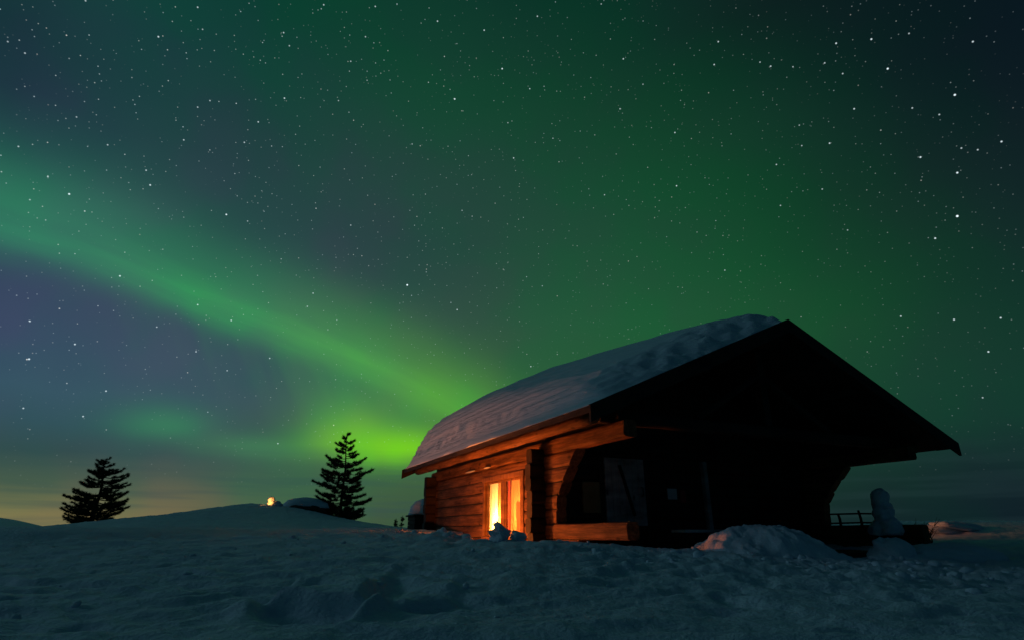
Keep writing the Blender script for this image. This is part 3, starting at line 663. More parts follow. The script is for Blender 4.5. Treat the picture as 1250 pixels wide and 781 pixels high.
def cross_wall(name, y0, y1, gaps=None):
    bm = bmesh.new()
    for k, (z0, z1) in enumerate(ROWS):
        zz0, zz1 = z0 + .09, z1 + .09
        if k == len(ROWS) - 1: zz1 = 1.30
        p = random.Random(k + int(y0 * 10)).uniform(-.025, .025)
        for (x0, x1) in ([(.45 + p, W - .45 - p)] if not (gaps and gaps[2] < zz1 - .02 and gaps[3] > zz0 + .02) else [(.45 + p, gaps[0]), (gaps[1], W - .45 - p)]):
            add_log(bm, 0, x0, x1, y0 + p * .3, y1 + p * .3, zz0 - .006, zz1, seed=k + int(y0 * 7), end_mat=0)
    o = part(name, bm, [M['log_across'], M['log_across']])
    # gable boards above
    bm = bmesh.new(); n = 40
    ym = (y0 + y1) / 2
    x0 = WX + .1
    wd = (W - 2 * x0) / n
    for i in range(n):
        a = x0 + i * wd; b = a + wd + .012
        za, zb = roof_z(a) - .075, roof_z(b) - .075
        off = (i % 2) * .012
        vs = [bm.verts.new(q) for q in ((a, ym - .02 + off, 1.28), (b, ym - .02 + off, 1.28), (b, ym - .02 + off, zb), (a, ym - .02 + off, za), (a, ym + .02 + off, 1.28), (b, ym + .02 + off, 1.28), (b, ym + .02 + off, zb), (a, ym + .02 + off, za))]
        for f in ((0, 1, 2, 3), (5, 4, 7, 6), (0, 3, 7, 4), (1, 5, 6, 2), (3, 2, 6, 7), (0, 4, 5, 1)): bm.faces.new([vs[k] for k in f])
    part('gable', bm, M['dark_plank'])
cross_wall('porch_wall', CR0, CR1)
cross_wall('back_wall', BK0, BK1)
# roof boarding
def roof_slab():
    bm = bmesh.new(); T = .085
    for (xa, xb) in ((-.02, W / 2), (W / 2, W + .02)):
        n = 26
        for i in range(n):                                    # boards run along the slope
            y0 = 0.0 + LEN * i / n; y1 = LEN * (i + 1) / n - .004
            dz = .006 * (i % 2)
            za, zb = roof_z(xa) + dz, roof_z(xb) + dz
            vs = [bm.verts.new(q) for q in ((xa, y0, za - T), (xb, y0, zb - T), (xb, y1, zb - T), (xa, y1, za - T), (xa, y0, za), (xb, y0, zb), (xb, y1, zb), (xa, y1, za))]
            for f in ((0, 3, 2, 1), (4, 5, 6, 7), (0, 1, 5, 4), (1, 2, 6, 5), (2, 3, 7, 6), (3, 0, 4, 7)): bm.faces.new([vs[k] for k in f])
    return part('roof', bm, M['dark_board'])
roof = roof_slab()
def barge(y0, y1, side):
    bm = bmesh.new(); h = .20
    xs = (-.05, W / 2) if side == 0 else (W / 2, W + .05)
    def z(x): return EAVE + SL * (x if side == 0 else W - x)
    vs = []
    for y in (y0, y1):
        for x in xs:
            vs += [bm.verts.new((x, y, z(x) - h)), bm.verts.new((x, y, z(x) + .022))]
    for f in ((0, 2, 3, 1), (4, 5, 7, 6), (0, 1, 5, 4), (2, 6, 7, 3), (1, 3, 7, 5), (0, 4, 6, 2)): bm.faces.new([vs[k] for k in f])
    return part('barge_board', bm, M['dark_board'], roof)
for s in (0, 1):
    barge(-.045, -.004, s); barge(LEN + .002, LEN + .04, s)
def round_log(name, x, y0, y1, z, r, mat, parent, seed=0):
    bm = bmesh.new(); rg = random.Random(seed)
    n = 24
    add_tube(bm, [(x + rg.uniform(-.008, .008), y0 + (y1 - y0) * i / n, z + rg.uniform(-.008, .008)) for i in range(n + 1)], [r * rg.uniform(.95, 1.05) for i in range(n + 1)], 12)
    return part(name, bm, mat, parent, True)
for i, x in enumerate((.34, W - .34)):
    round_log('eave_purlin', x, .48, 8.75, 1.455, .085, M['log_along'], roof, i)
for i, x in enumerate((2.2, W - 2.2)):
    round_log('purlin', x, .22, 8.7, roof_z(x) - .085 - .09, .085, M['dark_board'], roof, 5 + i)
round_log('ridge_purlin', W / 2, .15, 8.7, roof_z(W / 2) - .085 - .13, .11, M['dark_board'], roof, 9)
for s in (0, 1):                                        # boards added to close the gap between wall plate and roof to lamp light
    bm = bmesh.new(); xa = WX + .06 if s == 0 else W - WX - .10
    add_box(bm, xa, xa + .04, .50, 8.5, 1.434, roof_z(xa if s == 0 else xa + .04) - .092, .003)
    part('eave_board', bm, M['dark_board'], roof)
# tie beam and king post of the open porch gable
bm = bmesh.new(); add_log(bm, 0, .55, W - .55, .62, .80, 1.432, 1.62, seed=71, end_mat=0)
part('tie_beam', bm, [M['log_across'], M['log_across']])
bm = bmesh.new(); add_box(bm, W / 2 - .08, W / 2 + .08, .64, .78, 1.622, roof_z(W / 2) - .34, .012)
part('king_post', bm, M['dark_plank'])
for s in (-1, 1):
    bm = bmesh.new()
    add_tube(bm, [(W / 2 + s * 1.5, .71, 1.63), (W / 2 + s * .09, .71, 2.45)], .065, 8)
    part('strut', bm, M['dark_plank'])
# porch floor
bm = bmesh.new()
for i in range(14):
    y0 = .35 + i * .157
    add_box(bm, WX + .25, W - WX - .25, y0, y0 + .15, -.36, -.30, .006)
part('porch_floor', bm, M['dark_board'])
# ---- the lit window: casing, two casements, curtains, candles
y0, y1, z0, z1 = WIN
bm = bmesh.new()
xo = WX - .03
add_box(bm, xo, WX + .16, y1 - .002, y1 + .08, z0 - .02, z1 + .02, .008)          # jamb boards
add_box(bm, xo, WX + .16, y0 - .12, y0 + .002, z0 - .02, z1 + .02, .008)
add_box(bm, xo - .006, WX + .16, y0 - .14, y1 + .10, z1 - .028, z1 + .07, .008)       # head
add_box(bm, xo - .012, WX + .17, y0 - .14, y1 + .10, z0 - .07, z0 + .02, .008)         # sill
ym = (y0 + y1) / 2
add_box(bm, WX + .005, WX + .075, ym - .075, ym + .075, z0 + .02, z1 - .028, .008)       # mullion
window = part('window', bm, M['frame_wood'])
for a, b in ((y0, ym - .075), (ym + .075, y1)):
    bm = bmesh.new(); t = .038; xa, xb = WX + .018, WX + .058
    za, zb = z0 + .022, z1 - .030
    add_box(bm, xa, xb, a + .004, a + t, za, zb, .005); add_box(bm, xa, xb, b - t, b - .004, za, zb, .005)
    add_box(bm, xa + .002, xb - .002, a + t, b - t, za, za + t, .005); add_box(bm, xa + .002, xb - .002, a + t, b - t, zb - t, zb, .005)
    part('casement', bm, M['frame_wood'], window)
    bm = bmesh.new()
    add_box(bm, WX + .036, WX + .040, a + t - .004, b - t + .004, za + t - .004, zb - t + .004)
    part('pane', bm, M['glass'], window)
def curtain(ya, yb, x, folds, mat, seed, ztop=None, zbot=None):
    bm = bmesh.new(); rg = random.Random(seed)
    n = 48; m = 14; zt = z1 - .03 if ztop is None else ztop; zb = z0 + .03 if zbot is None else zbot
    g = []
    for j in range(m):
        row = []
        for i in range(n):
            t = i / (n - 1); k = j / (m - 1)
            row.append(bm.verts.new((x + .013 * math.sin(t * folds * 6.283 + .6 * k + seed) * (.5 + .5 * k) + .004 * math.sin(17 * t + seed), ya + (yb - ya) * (t + .02 * math.sin(9 * k + t * 5)), zt + (zb - zt) * k)))
        g.append(row)
    for j in range(m - 1):
        for i in range(n - 1): bm.faces.new((g[j][i], g[j][i + 1], g[j + 1][i + 1], g[j + 1][i]))
    return part('curtain', bm, mat, window, True)
CX = WX + .098
curtain(ym + .42, y1 - .005, CX, 5, M['cloth_yellow'], 1)
curtain(ym + .08, ym + .44, CX + .03, 5, M['cloth_orange'], 5)
curtain(ym - .13, ym - .02, CX, 2, M['cloth_red'], 2)
curtain(y0 + .20, ym - .12, CX + .03, 5, M['cloth_orange'], 3)
curtain(y0 + .01, y0 + .42, CX, 4, M['cloth_yellow'], 7, ztop=z0 + .62)
curtain(y0 + .01, y0 + .25, CX + .035, 3, M['cloth_orange'], 8, zbot=z0 + .60)
# inner board the candles stand on
bm = bmesh.new(); add_box(bm, WX + .145, WX + .60, y0 + .004, y1 - .004, z0 + .004, z0 + .026, .004)
part('window_board', bm, M['inner_wood'], window)
def flame_mat():
    m, nt, N, L, b = mat_base('candle_flame')
    b.inputs['Base Color'].default_value = (0, 0, 0, 1)
    b.inputs['Emission Color'].default_value = (1.0, 0.62, 0.22, 1); b.inputs['Emission Strength'].default_value = 14.0
    return m
M['flame'] = flame_mat(); M['wax'] = simple('wax', (.75, .68, .5), .5, .05)
def candle(x, y, zb, h, label, power):
    wx, wy = hut_to_world(x, y)
    e = empty('candle', (wx, wy, EYE + zb)); tag(e, label, 'candle', 'candles burning behind the window')
    bm = bmesh.new(); add_tube(bm, [(0, 0, 0), (0, 0, h * .6), (0, 0, h)], [.035, .034, .031], 14); obj('wax', bm, M['wax'], e, True)
    bm = bmesh.new(); add_tube(bm, [(0, 0, h + .006), (0, 0, h + .02), (.002, 0, h + .045), (0, 0, h + .075)], [.004, .012, .009, .001], 10); obj('flame', bm, M['flame'], e, True)
    lo = point_lamp('candle_light', (wx, wy, EYE + zb + h + .14), power, (1.0, .52, .18), .035)
    return e
candle(WX + .36, ym + .50, z0 + .027, .09, 'candle burning behind the left-hand window pane', 190)
candle(WX + .36, y0 + .22, z0 + .027, .15, 'taller candle burning behind the right-hand window pane beside the porch wall', 140)
# ---- porch wall fittings
bm = bmesh.new()
DX0, DX1, DZ0, DZ1 = 1.84, 2.68, .10, 1.22
for i in range(6):
    a = DX0 + i * (DX1 - DX0) / 6
    add_box(bm, a + .003, a + (DX1 - DX0) / 6 - .003, CR0 - .07, CR0 - .03, DZ0, DZ1, .004)
door = part('door', bm, M['grey_door'])
bm = bmesh.new()
add_tube(bm, [(DX0 + .30, CR0 - .085, DZ1 - .12), (DX0 + .56, CR0 - .085, DZ0 + .16)], .03, 4)
part('door_brace', bm, M['dark_plank'], door)
bm = bmesh.new()
add_tube(bm, [(DX1 - .09, CR0 - .07, .58), (DX1 - .09, CR0 - .12, .60), (DX1 - .09, CR0 - .12, .72), (DX1 - .09, CR0 - .07, .74)], .012, 6)
part('handle', bm, M['iron'], door)
bm = bmesh.new()
add_box(bm, DX0 - .10, DX0 - .012, CR0 - .05, CR0 + .0, DZ0 - .3, DZ1 + .09, .006); add_box(bm, DX1 + .012, DX1 + .10, CR0 - .05, CR0, DZ0 - .3, DZ1 + .09, .006)
add_box(bm, DX0 - .012, DX1 + .012, CR0 - .05, CR0, DZ1 + .01, DZ1 + .085, .006)
part('door_frame', bm, M['dark_plank'])
bm = bmesh.new(); add_box(bm, 4.05, 4.15, CR0 - .10, CR0 - .002, -.30, 1.25, .01)
part('wall_batten', bm, M['grey_door'])
def hang(name, x0, x1, za, zb, mat, label, cat, t=.012):
    wx, wy = hut_to_world((x0 + x1) / 2, CR0 - .05)
    bm = bmesh.new(); w = (x1 - x0) / 2; h = zb - za
    add_box(bm, -w, w, -t, t, 0, h, .003)
    o = obj(name, bm, mat); o.location = (wx, wy, EYE + za); o.rotation_euler = (0, 0, HUT_A)
    return tag(o, label, cat)
hang('notice_board', 1.38, 1.72, .30, .80, M['yellow_board'], 'dim yellowish board on the porch wall left of the grey door', 'notice board', .02)
hang('notice_sheet', 3.18, 3.40, .55, .74, M['white_paper'], 'small pale paper notice on the dark porch wall right of the grey door', 'notice', .004)
hang('notice_sheet', 3.47, 3.60, .50, .72, M['red_paper'], 'small dark red notice on the porch wall beside the pale one', 'notice', .004)
# bench inside the porch
wx, wy = hut_to_world(3.1, 1.35)
bench = empty('porch_bench', (wx, wy, EYE - .30), HUT_A)
tag(bench, 'low plank bench in the dark porch left of the snow heap', 'bench')
bm = bmesh.new(); add_box(bm, -.75, .75, -.17, .17, .29, .335, .008); obj('seat', bm, M['grey_door'], bench)
for s in (-1, 1):
    bm = bmesh.new(); add_box(bm, s * .6 - .04, s * .6 + .04, -.14, .14, 0, .29, .008); obj('leg', bm, M['dark_plank'], bench)

# ------------------------------------------------------------------ deep snow on the cabin roof
def build_roof_snow():
    us = np.concatenate([np.linspace(.03, 1.4, 46)[:-1], np.linspace(1.4, 7.9, 120)[:-1], np.linspace(7.9, 8.72, 26)])
    vs = np.concatenate([np.linspace(-.02, 1.0, 44)[:-1], np.linspace(1.0, W - .8, 90)[:-1], np.linspace(W - .8, W - .05, 22)])
    U, V = np.meshgrid(us, vs, indexing='ij')
    Tu = np.interp(U, [0.03, .18, .45, .78, 1.16, 2.0, 3.24, 4.92, 6.63, 8.3, 8.62, 8.72], [0.0, .15, .34, .47, .53, .66, .79, .99, 1.12, 1.10, .98, .0])
    ev = np.interp(V, [-.02, .02, .10, .18, .29, .45, .78, 1.35, 2.2, W - 2.5, W - 1.2, W - .4, W - .12, W - .05], [.0, .05, .13, .24, .50, .68, .84, .93, 1.0, .85, .7, .5, .25, 0])
    # ragged front and eave edges
    Uw = U + .06 * fbm(V / .35, U / .5, 61, 3) * (U < 1.4)
    Tu = np.interp(np.clip(Uw, .03, 8.72), [0.03, .18, .45, .78, 1.16, 2.0, 3.24, 4.92, 6.63, 8.3, 8.62, 8.72], [0.0, .15, .34, .47, .53, .66, .79, .99, 1.12, 1.10, .98, .0])
    Vw = np.where(V < 1.0, V + .05 * fbm(U / .8, V / .12, 62, 3), V)
    ev = np.interp(np.clip(Vw, -.02, W), [-.02, .02, .10, .18, .29, .45, .78, 1.35, 2.2, W - 2.5, W - 1.2, W - .4, W - .12, W - .05], [.0, .05, .13, .24, .50, .68, .84, .93, 1.0, .85, .7, .5, .25, 0])
    T = Tu * ev
    T = T * (1 + .06 * fbm(U / 1.6, V / 1.1, 63, 3))
    T = T + np.clip(T, 0, .3) * (.07 * fbm(U / .35, V / .2, 64, 3) * .45)
    T = T + .15 * fbm(U / .24, V / .26, 66, 3, .6) * np.clip(1.15 - U / .95, 0, 1) * np.clip(T * 6, 0, 1) * np.clip(V - .3, 0, 1)
    # layers of old snowfalls showing in the face over the eave
    face = np.clip(1 - V / 1.0, 0, 1)
    T = T + face * .035 * np.sin((T + .012 * U) * 62 + 2.0 * fbm(U / 1.4, V, 65, 2)) * np.clip(T * 4, 0, 1)
    RZ = EAVE + SL * np.minimum(V, W - V)
    # round the crest
    RZ = RZ - .16 * np.exp(-((V - W / 2) / .55) ** 2) * np.clip(T * 2, 0, 1) + .10 * np.clip(T * 2, 0, 1) * np.exp(-((V - W / 2) / 1.0) ** 2)
    Zt = np.maximum(RZ + T, EAVE + SL * np.minimum(V, W - V) + .012)
    nu, nv = U.shape
    Pt = np.c_[V.ravel(), U.ravel(), Zt.ravel() + BASE]
    Pb = np.c_[V.ravel(), U.ravel(), (EAVE + SL * np.minimum(V, W - V)).ravel() + BASE + .009]
    idx = np.arange(nu * nv).reshape(nu, nv); o = nu * nv
    quads = np.stack([idx[:-1, :-1], idx[:-1, 1:], idx[1:, 1:], idx[1:, :-1]], -1).reshape(-1, 4).tolist()
    faces = [q[::-1] for q in quads] + [[a + o for a in q] for q in quads]
    bd = list(idx[0, :]) + list(idx[1:, -1]) + list(idx[-1, :-1][::-1]) + list(idx[1:-1, 0][::-1])
    for k in range(len(bd)):
        a, b = int(bd[k]), int(bd[(k + 1) % len(bd)]); faces.append([a, b, b + o, a + o])
    me = bpy.data.meshes.new('roof_snow'); me.from_pydata(np.vstack([Pt, Pb]).tolist(), [], faces); me.update()
    bm = bmesh.new(); bm.from_mesh(me); bmesh.ops.recalc_face_normals(bm, faces=bm.faces); bm.to_mesh(me); bm.free()
    ob = link('roof_snow', me, M['roof_snow'], smooth=True)
    ob.location = (HUT_XY[0], HUT_XY[1], EYE - BASE); ob.rotation_euler = (0, 0, HUT_A)
    tag(ob, 'thick smooth layer of snow lying on the cabin roof', 'snow')
build_roof_snow()
# two slivers of snow caught on top of the wall log under the eave
for (a, b, lab) in ((5.55, 6.1, 'longer pale sliver of snow lodged under the eave, farther from the porch'), (4.75, 5.05, 'shorter pale sliver of snow lodged under the eave above the window')):
    wx, wy = hut_to_world(WX - .055, (a + b) / 2)
    bm = bmesh.new(); blob(bm, (0, 0, 0), (.035, (b - a) / 2, .018), int(a * 10), 3, .15)
    o = obj('snow_sliver', bm, M['snow_lump'], smooth=True); o.location = (wx, wy, EYE + 1.215); o.rotation_euler = (0, 0, HUT_A)
    tag(o, lab, 'snow', 'snow caught under the eave')

# ------------------------------------------------------------------ snow heaps and blocks
def heap(name, x, y, rad, seed, label, cat='snow heap', mat=None, rz=0.0, sink=.12, amp=.12, freq=1.6, sub=5, group=None):
    bm = bmesh.new(); blob(bm, (0, 0, 0), rad, seed, sub, amp, freq, flat=-sink)
    o = obj(name, bm, mat or M['snow_lump'], smooth=True)
    o.location = (x, y, gz(x, y)); o.rotation_euler = (0, 0, rz)
    return tag(o, label, cat, group)
def big_heap():
    # long heap in front of the porch: a gentle left flank, a steeper right one, crusty clods on the left
    n, m = 90, 60
    X, Y = np.meshgrid(np.linspace(-1.35, 1.35, n), np.linspace(-.9, .9, m), indexing='ij')
    prof = np.interp(X, [-1.35, -1.15, -.85, -.55, -.2, .15, .45, .75, 1.05, 1.35], [-.12, .06, .28, .42, .47, .50, .47, .33, .14, -.12])
    dep = np.clip(1 - (Y / .9) ** 2, 0, 1) ** .7
    H = (prof + .12) * dep - .12
    H = H + .10 * fbm(X / .40, Y / .40, 81, 5, .6) * (H > -.1) + .07 * np.maximum(fbm(X / .16, Y / .16, 82, 3), 0) * np.clip(1.0 - (X + .9) / 1.2, .15, 1)
    X = X * .84
    P = np.c_[X.ravel(), Y.ravel(), H.ravel()]
    idx = np.arange(n * m).reshape(n, m)
    q = np.stack([idx[:-1, :-1], idx[1:, :-1], idx[1:, 1:], idx[:-1, 1:]], -1).reshape(-1, 4).tolist()
    bd = list(idx[0, :]) + list(idx[1:, -1]) + list(idx[-1, :-1][::-1]) + list(idx[1:-1, 0][::-1])
    o = n * m; P = np.vstack([P, np.c_[X.ravel(), Y.ravel(), np.full(o, -.35)]])
    f = q + [[a + o for a in r[::-1]] for r in q] + [[int(bd[k]), int(bd[(k + 1) % len(bd)]), int(bd[(k + 1) % len(bd)]) + o, int(bd[k]) + o] for k in range(len(bd))]
    me = bpy.data.meshes.new('snow_heap'); me.from_pydata(P.tolist(), [], f); me.update()
    bm = bmesh.new(); bm.from_mesh(me); bmesh.ops.recalc_face_normals(bm, faces=bm.faces); bm.to_mesh(me); bm.free()
    ob = link('snow_heap', me, M['snow_lump'], smooth=True)
    ob.location = (3.16, 7.75, EYE - .42); ob.rotation_euler = (0, 0, R(12))
    tag(ob, 'big broad heap of cleared snow in front of the dark porch', 'snow heap')
big_heap()
# lower snow under the right-hand rail
heap('snow_heap', 6.05, 8.55, (.95, .5, .24), 14, 'low snow heap under the log rail right of the porch', rz=R(20))
heap('snow_heap', 5.15, 8.35, (.28, .3, .26), 17, 'small pointed snow heap between big heap and log rail', rz=R(10), amp=.16)
def at_floor(v, u): return hut_to_world(v, u)
def block(x, y, z, rad, seed, label, rot, group=None):
    bm = bmesh.new()
    bmesh.ops.create_cube(bm, size=2.0)
    bmesh.ops.subdivide_edges(bm, edges=bm.edges[:], cuts=5, use_grid_fill=True)
    P = np.array([v.co[:] for v in bm.verts])
    n = fbm(P[:, 0] * 1.1 + seed, P[:, 1] * 1.1 + P[:, 2] * 1.4 + seed, seed, 4, .6)
    for v, q, k in zip(bm.verts, P, n):
        s = (1 - .10 * (np.abs(q) > .9).sum()) * (1 + .55 * k)
        v.co = Vector((q[0] * rad[0] * s, q[1] * rad[1] * s, q[2] * rad[2] * s))
    o = obj('snow_block', bm, M['snow_lump'], smooth=False)
    o.location = (x, y, z); o.rotation_euler = rot
    return tag(o, label, 'snow block', group)
block(-.115, 6.50, gz(-.115, 6.50) + .085, (.085, .07, .055), 3, 'angular snow block tilted up against the left window pane', (.35, .5, .5))
block(-.15, 6.42, gz(-.15, 6.42) + .03, (.085, .09, .06), 5, 'squat snow block right under the tilted one at the window', (.1, .2, 1.1))
block(.075, 6.45, gz(.075, 6.45) + .03, (.065, .075, .05), 8, 'small dark snow block below the right window pane', (.2, .1, .3))
# clods scattered over the trodden snow: too many to count
def clods():
    bm = bmesh.new(); rg = random.Random(12)
    spots = []
    for _ in range(190): spots.append((rg.gauss(4.4, 2.0), rg.gauss(6.4, .9), .012 + .04 * rg.random() ** 2))
    for _ in range(90):
        v, u = rg.gauss(-1.50, .12), rg.uniform(.2, 3.6); p = hut_to_world(v, u); spots.append((p[0], p[1], .012 + .05 * rg.random() ** 2))
    for _ in range(50): spots.append((rg.uniform(-3.5, 2), rg.uniform(3.4, 8), .008 + .02 * rg.random() ** 2))
    for i, (x, y, r) in enumerate(spots):
        if y < 3.2: continue
        blob(bm, (x, y, gz(x, y) + r * .15), (r * rg.uniform(.8, 1.5), r * rg.uniform(.8, 1.4), r * rg.uniform(.55, 1.0)), i, 2, .35, 1.3)
    o = obj('snow_clods', bm, M['snow_lump'], smooth=True)
    o['kind'] = 'stuff'; tag(o, 'loose snow clods strewn over the trodden snow round the cabin', 'snow clods')
clods()
# ------------------------------------------------------------------ pillar of snow on the right-hand log rail, fence and bush behind
def snow_pillar():
    v, u = W - WX - .20, .98
    x, y = hut_to_world(v, u)
    bm = bmesh.new()
    n = 34
    zs = [-.05 + .80 * k / n for k in range(n + 1)]
    rad = np.interp(zs, [-.05, .04, .12, .2, .34, .48, .60, .68, .73, .75], [.29, .27, .21, .165, .15, .145, .155, .14, .09, .02])
    lean = np.interp(zs, [0, .4, .6, .75], [0, .02, .0, -.06])
    add_tube(bm, [(lean[k], 0, zs[k]) for k in range(n + 1)], list(rad), 36)
    P = np.array([q.co[:] for q in bm.verts])
    n1 = fbm(P[:, 0] * 5 + P[:, 2] * 4, P[:, 1] * 5 + P[:, 2] * 5, 91, 4, .6)
    for q, k in zip(bm.verts, n1): q.co.x *= 1 + .46 * k; q.co.y *= 1 + .46 * k; q.co.z += .03 * k
    o = obj('snow_pillar', bm, M['snow_lump'], smooth=True)
    o.location = (x, y, EYE + .005); o.rotation_euler = (0, 0, HUT_A)
    tag(o, 'upright pillar of snow standing on the log rail right of the porch', 'snow pillar')
snow_pillar()
def fence():
    x0, y0 = 6.95, 12.05
    e = empty('rail_fence', (x0, y0, gz(x0, y0)), R(4)); tag(e, 'small dark rail fence behind the log rail right of the cabin', 'fence')
    z0 = gz(x0, y0) - EYE
    for k, x in enumerate((-.42, .02, .42)):
        bm = bmesh.new(); add_tube(bm, [(x, 0, -.2), (x + .01, 0, .25 - z0), (x - .005, .01, .34 - z0 + (.07 if k == 1 else 0))], [.028, .026, .022], 8); obj('post', bm, M['dark_plank'], e)
    for zz in (.17, .34):
        bm = bmesh.new(); add_tube(bm, [(-.62, -.03, zz - z0 - .01), (0, -.035, zz - z0 + .005), (.62, -.03, zz - z0)], .017, 7); obj('rail', bm, M['dark_plank'], e)
fence()
def bush(x, y, h, w, n, seed, label, name='bare_bush', leafy=0, group=None):
    rg = random.Random(seed); bm = bmesh.new()
    for i in range(n):
        a = rg.uniform(0, 6.283); l = h * rg.uniform(.45, 1.0); s = w * rg.uniform(.2, 1.0)
        p = [(rg.uniform(-.3, .3) * w, rg.uniform(-.3, .3) * w, -.06)]
        for k in range(1, 5):
            t = k / 4; p.append((p[0][0] + math.cos(a) * s * t ** 1.3 + rg.uniform(-.03, .03), p[0][1] + math.sin(a) * s * t ** 1.3 + rg.uniform(-.03, .03), l * t - .03))
        add_tube(bm, p, [.014, .012, .009, .006, .003], 4, cap=False)
        for k in range(2, 5):
            for _ in range(2):
                d = Vector((rg.uniform(-1, 1), rg.uniform(-1, 1), rg.uniform(.2, 1))).normalized() * rg.uniform(.06, .2)
                add_tube(bm, [p[k], Vector(p[k]) + d], [.006, .002], 3, cap=False)
                for _ in range(leafy):
                    c = Vector(p[k]) + d * rg.uniform(0, 1); q = Vector((rg.uniform(-1, 1), rg.uniform(-1, 1), rg.uniform(-1, 1))).normalized() * .09; r_ = q.orthogonal().normalized() * .03
                    bm.faces.new([bm.verts.new(c - r_), bm.verts.new(c + q), bm.verts.new(c + r_)]).material_index = 1
    o = obj(name, bm, [M['twig'], M['needles']]); o.location = (x, y, gz(x, y)); return tag(o, label, 'bush', group)
bush(7.9, 11.6, .34, .22, 12, 3, 'thin bare bush just right of the snow pillar')
# the reddish snowbank beyond the end of the rail
heap('snow_bank', 9.55, 13.1, (1.0, .5, .17), 23, 'snowbank catching reddish light right of the log rail', 'snowbank', rz=R(35), amp=.14, freq=2.2)
# added spot beside the far wall, no window there; it reddens that bank
fl = bpy.data.lights.new('bank_spot_light', 'SPOT'); fl.energy = 95; fl.color = (1.0, .32, .14); fl.spot_size = R(58); fl.spot_blend = .9; fl.shadow_soft_size = .15
flo = bpy.data.objects.new('bank_spot_light', fl); COL.objects.link(flo)
fx, fy = hut_to_world(W - WX + .12, 3.6)
flo.location = (fx, fy, EYE + .75)
flo.rotation_euler = (Vector((9.55, 13.0, EYE + .08)) - flo.location).to_track_quat('-Z', 'Y').to_euler()
# ------------------------------------------------------------------ small things on the crest of the left slope
x, y = -9.75, 24.35
bm = bmesh.new(); blob(bm, (-.08, 0, .17), (.13, .12, .15), 4, 3, .2, 2.4); blob(bm, (.05, -.02, .03), (.27, .18, .13), 6, 3, .2, 2.0); blob(bm, (.24, .0, -.03), (.18, .14, .09), 9, 3, .2, 2.0)
o = obj('snow_lump', bm, M['snow_lump'], smooth=True); o.location = (x, y, gz(x, y) + .03)
tag(o, 'small lump of snow lit bright orange on the crest of the left slope', 'snow lump')
crest_lump_z = gz(x, y)
cl = bpy.data.lights.new('lump_spot_light', 'SPOT'); cl.energy = 230; cl.color = (1.0, .36, .07); cl.spot_size = R(16); cl.spot_blend = .5; cl.shadow_soft_size = .04  # added spot with no lamp behind it, brightens the lump alone
clo = bpy.data.objects.new('lump_spot_light', cl); COL.objects.link(clo)
clo.location = (x - .5, y - 1.3, crest_lump_z + .02)
clo.rotation_euler = (Vector((x - .02, y, crest_lump_z + .16)) - clo.location).to_track_quat('-Z', 'Y').to_euler()
x, y = -8.75, 25.2
boulder = empty('snow_capped_boulder', (x, y, gz(x, y))); tag(boulder, 'low dark boulder under a smooth snow cap between orange lump and tall pine', 'boulder')
bm = bmesh.new(); blob(bm, (.1, -.02, .0), (.80, .60, .26), 31, 4, .12, 1.4); obj('rock', bm, M['rock'], boulder, True)
bm = bmesh.new()
blob(bm, (0, .08, .08), (1.05, .66, .42), 35, 4, .07, 1.2, flat=-.03); obj('snow_cap', bm, M['snow_lump'], boulder, True)
# woodshed behind the cabin's rear corner
sx, sy = -2.62, 18.6
shed = empty('woodshed', (sx, sy, gz(sx, sy) - .05), R(24)); tag(shed, 'small dark woodshed with a rounded snow cap behind the cabin', 'woodshed')
bm = bmesh.new()
for k in range(4): add_log(bm, 0, -.5, .9, -.42, -.28, k * .12, k * .12 + .118, seed=k + 200, end_mat=0); add_log(bm, 0, -.5, .9, .28, .42, k * .12, k * .12 + .118, seed=k + 210, end_mat=0)
for k in range(4): add_log(bm, 1, -.27, .27, -.5, -.38, k * .12, k * .12 + .118, seed=k + 220, end_mat=0); add_log(bm, 1, -.27, .27, .78, .9, k * .12, k * .12 + .118, seed=k + 230, end_mat=0)
obj('wall', bm, [M['log_across'], M['log_across']], shed)
bm = bmesh.new(); add_box(bm, -.56, 1.0, -.5, .5, .482, .53, .01); shed_roof = obj('roof', bm, M['dark_board'], shed)
bm = bmesh.new(); blob(bm, (.19, 0, .53), (.80, .56, .50), 41, 4, .08, 1.2, flat=.003); obj('snow_cap', bm, M['snow_lump'], shed_roof, True)

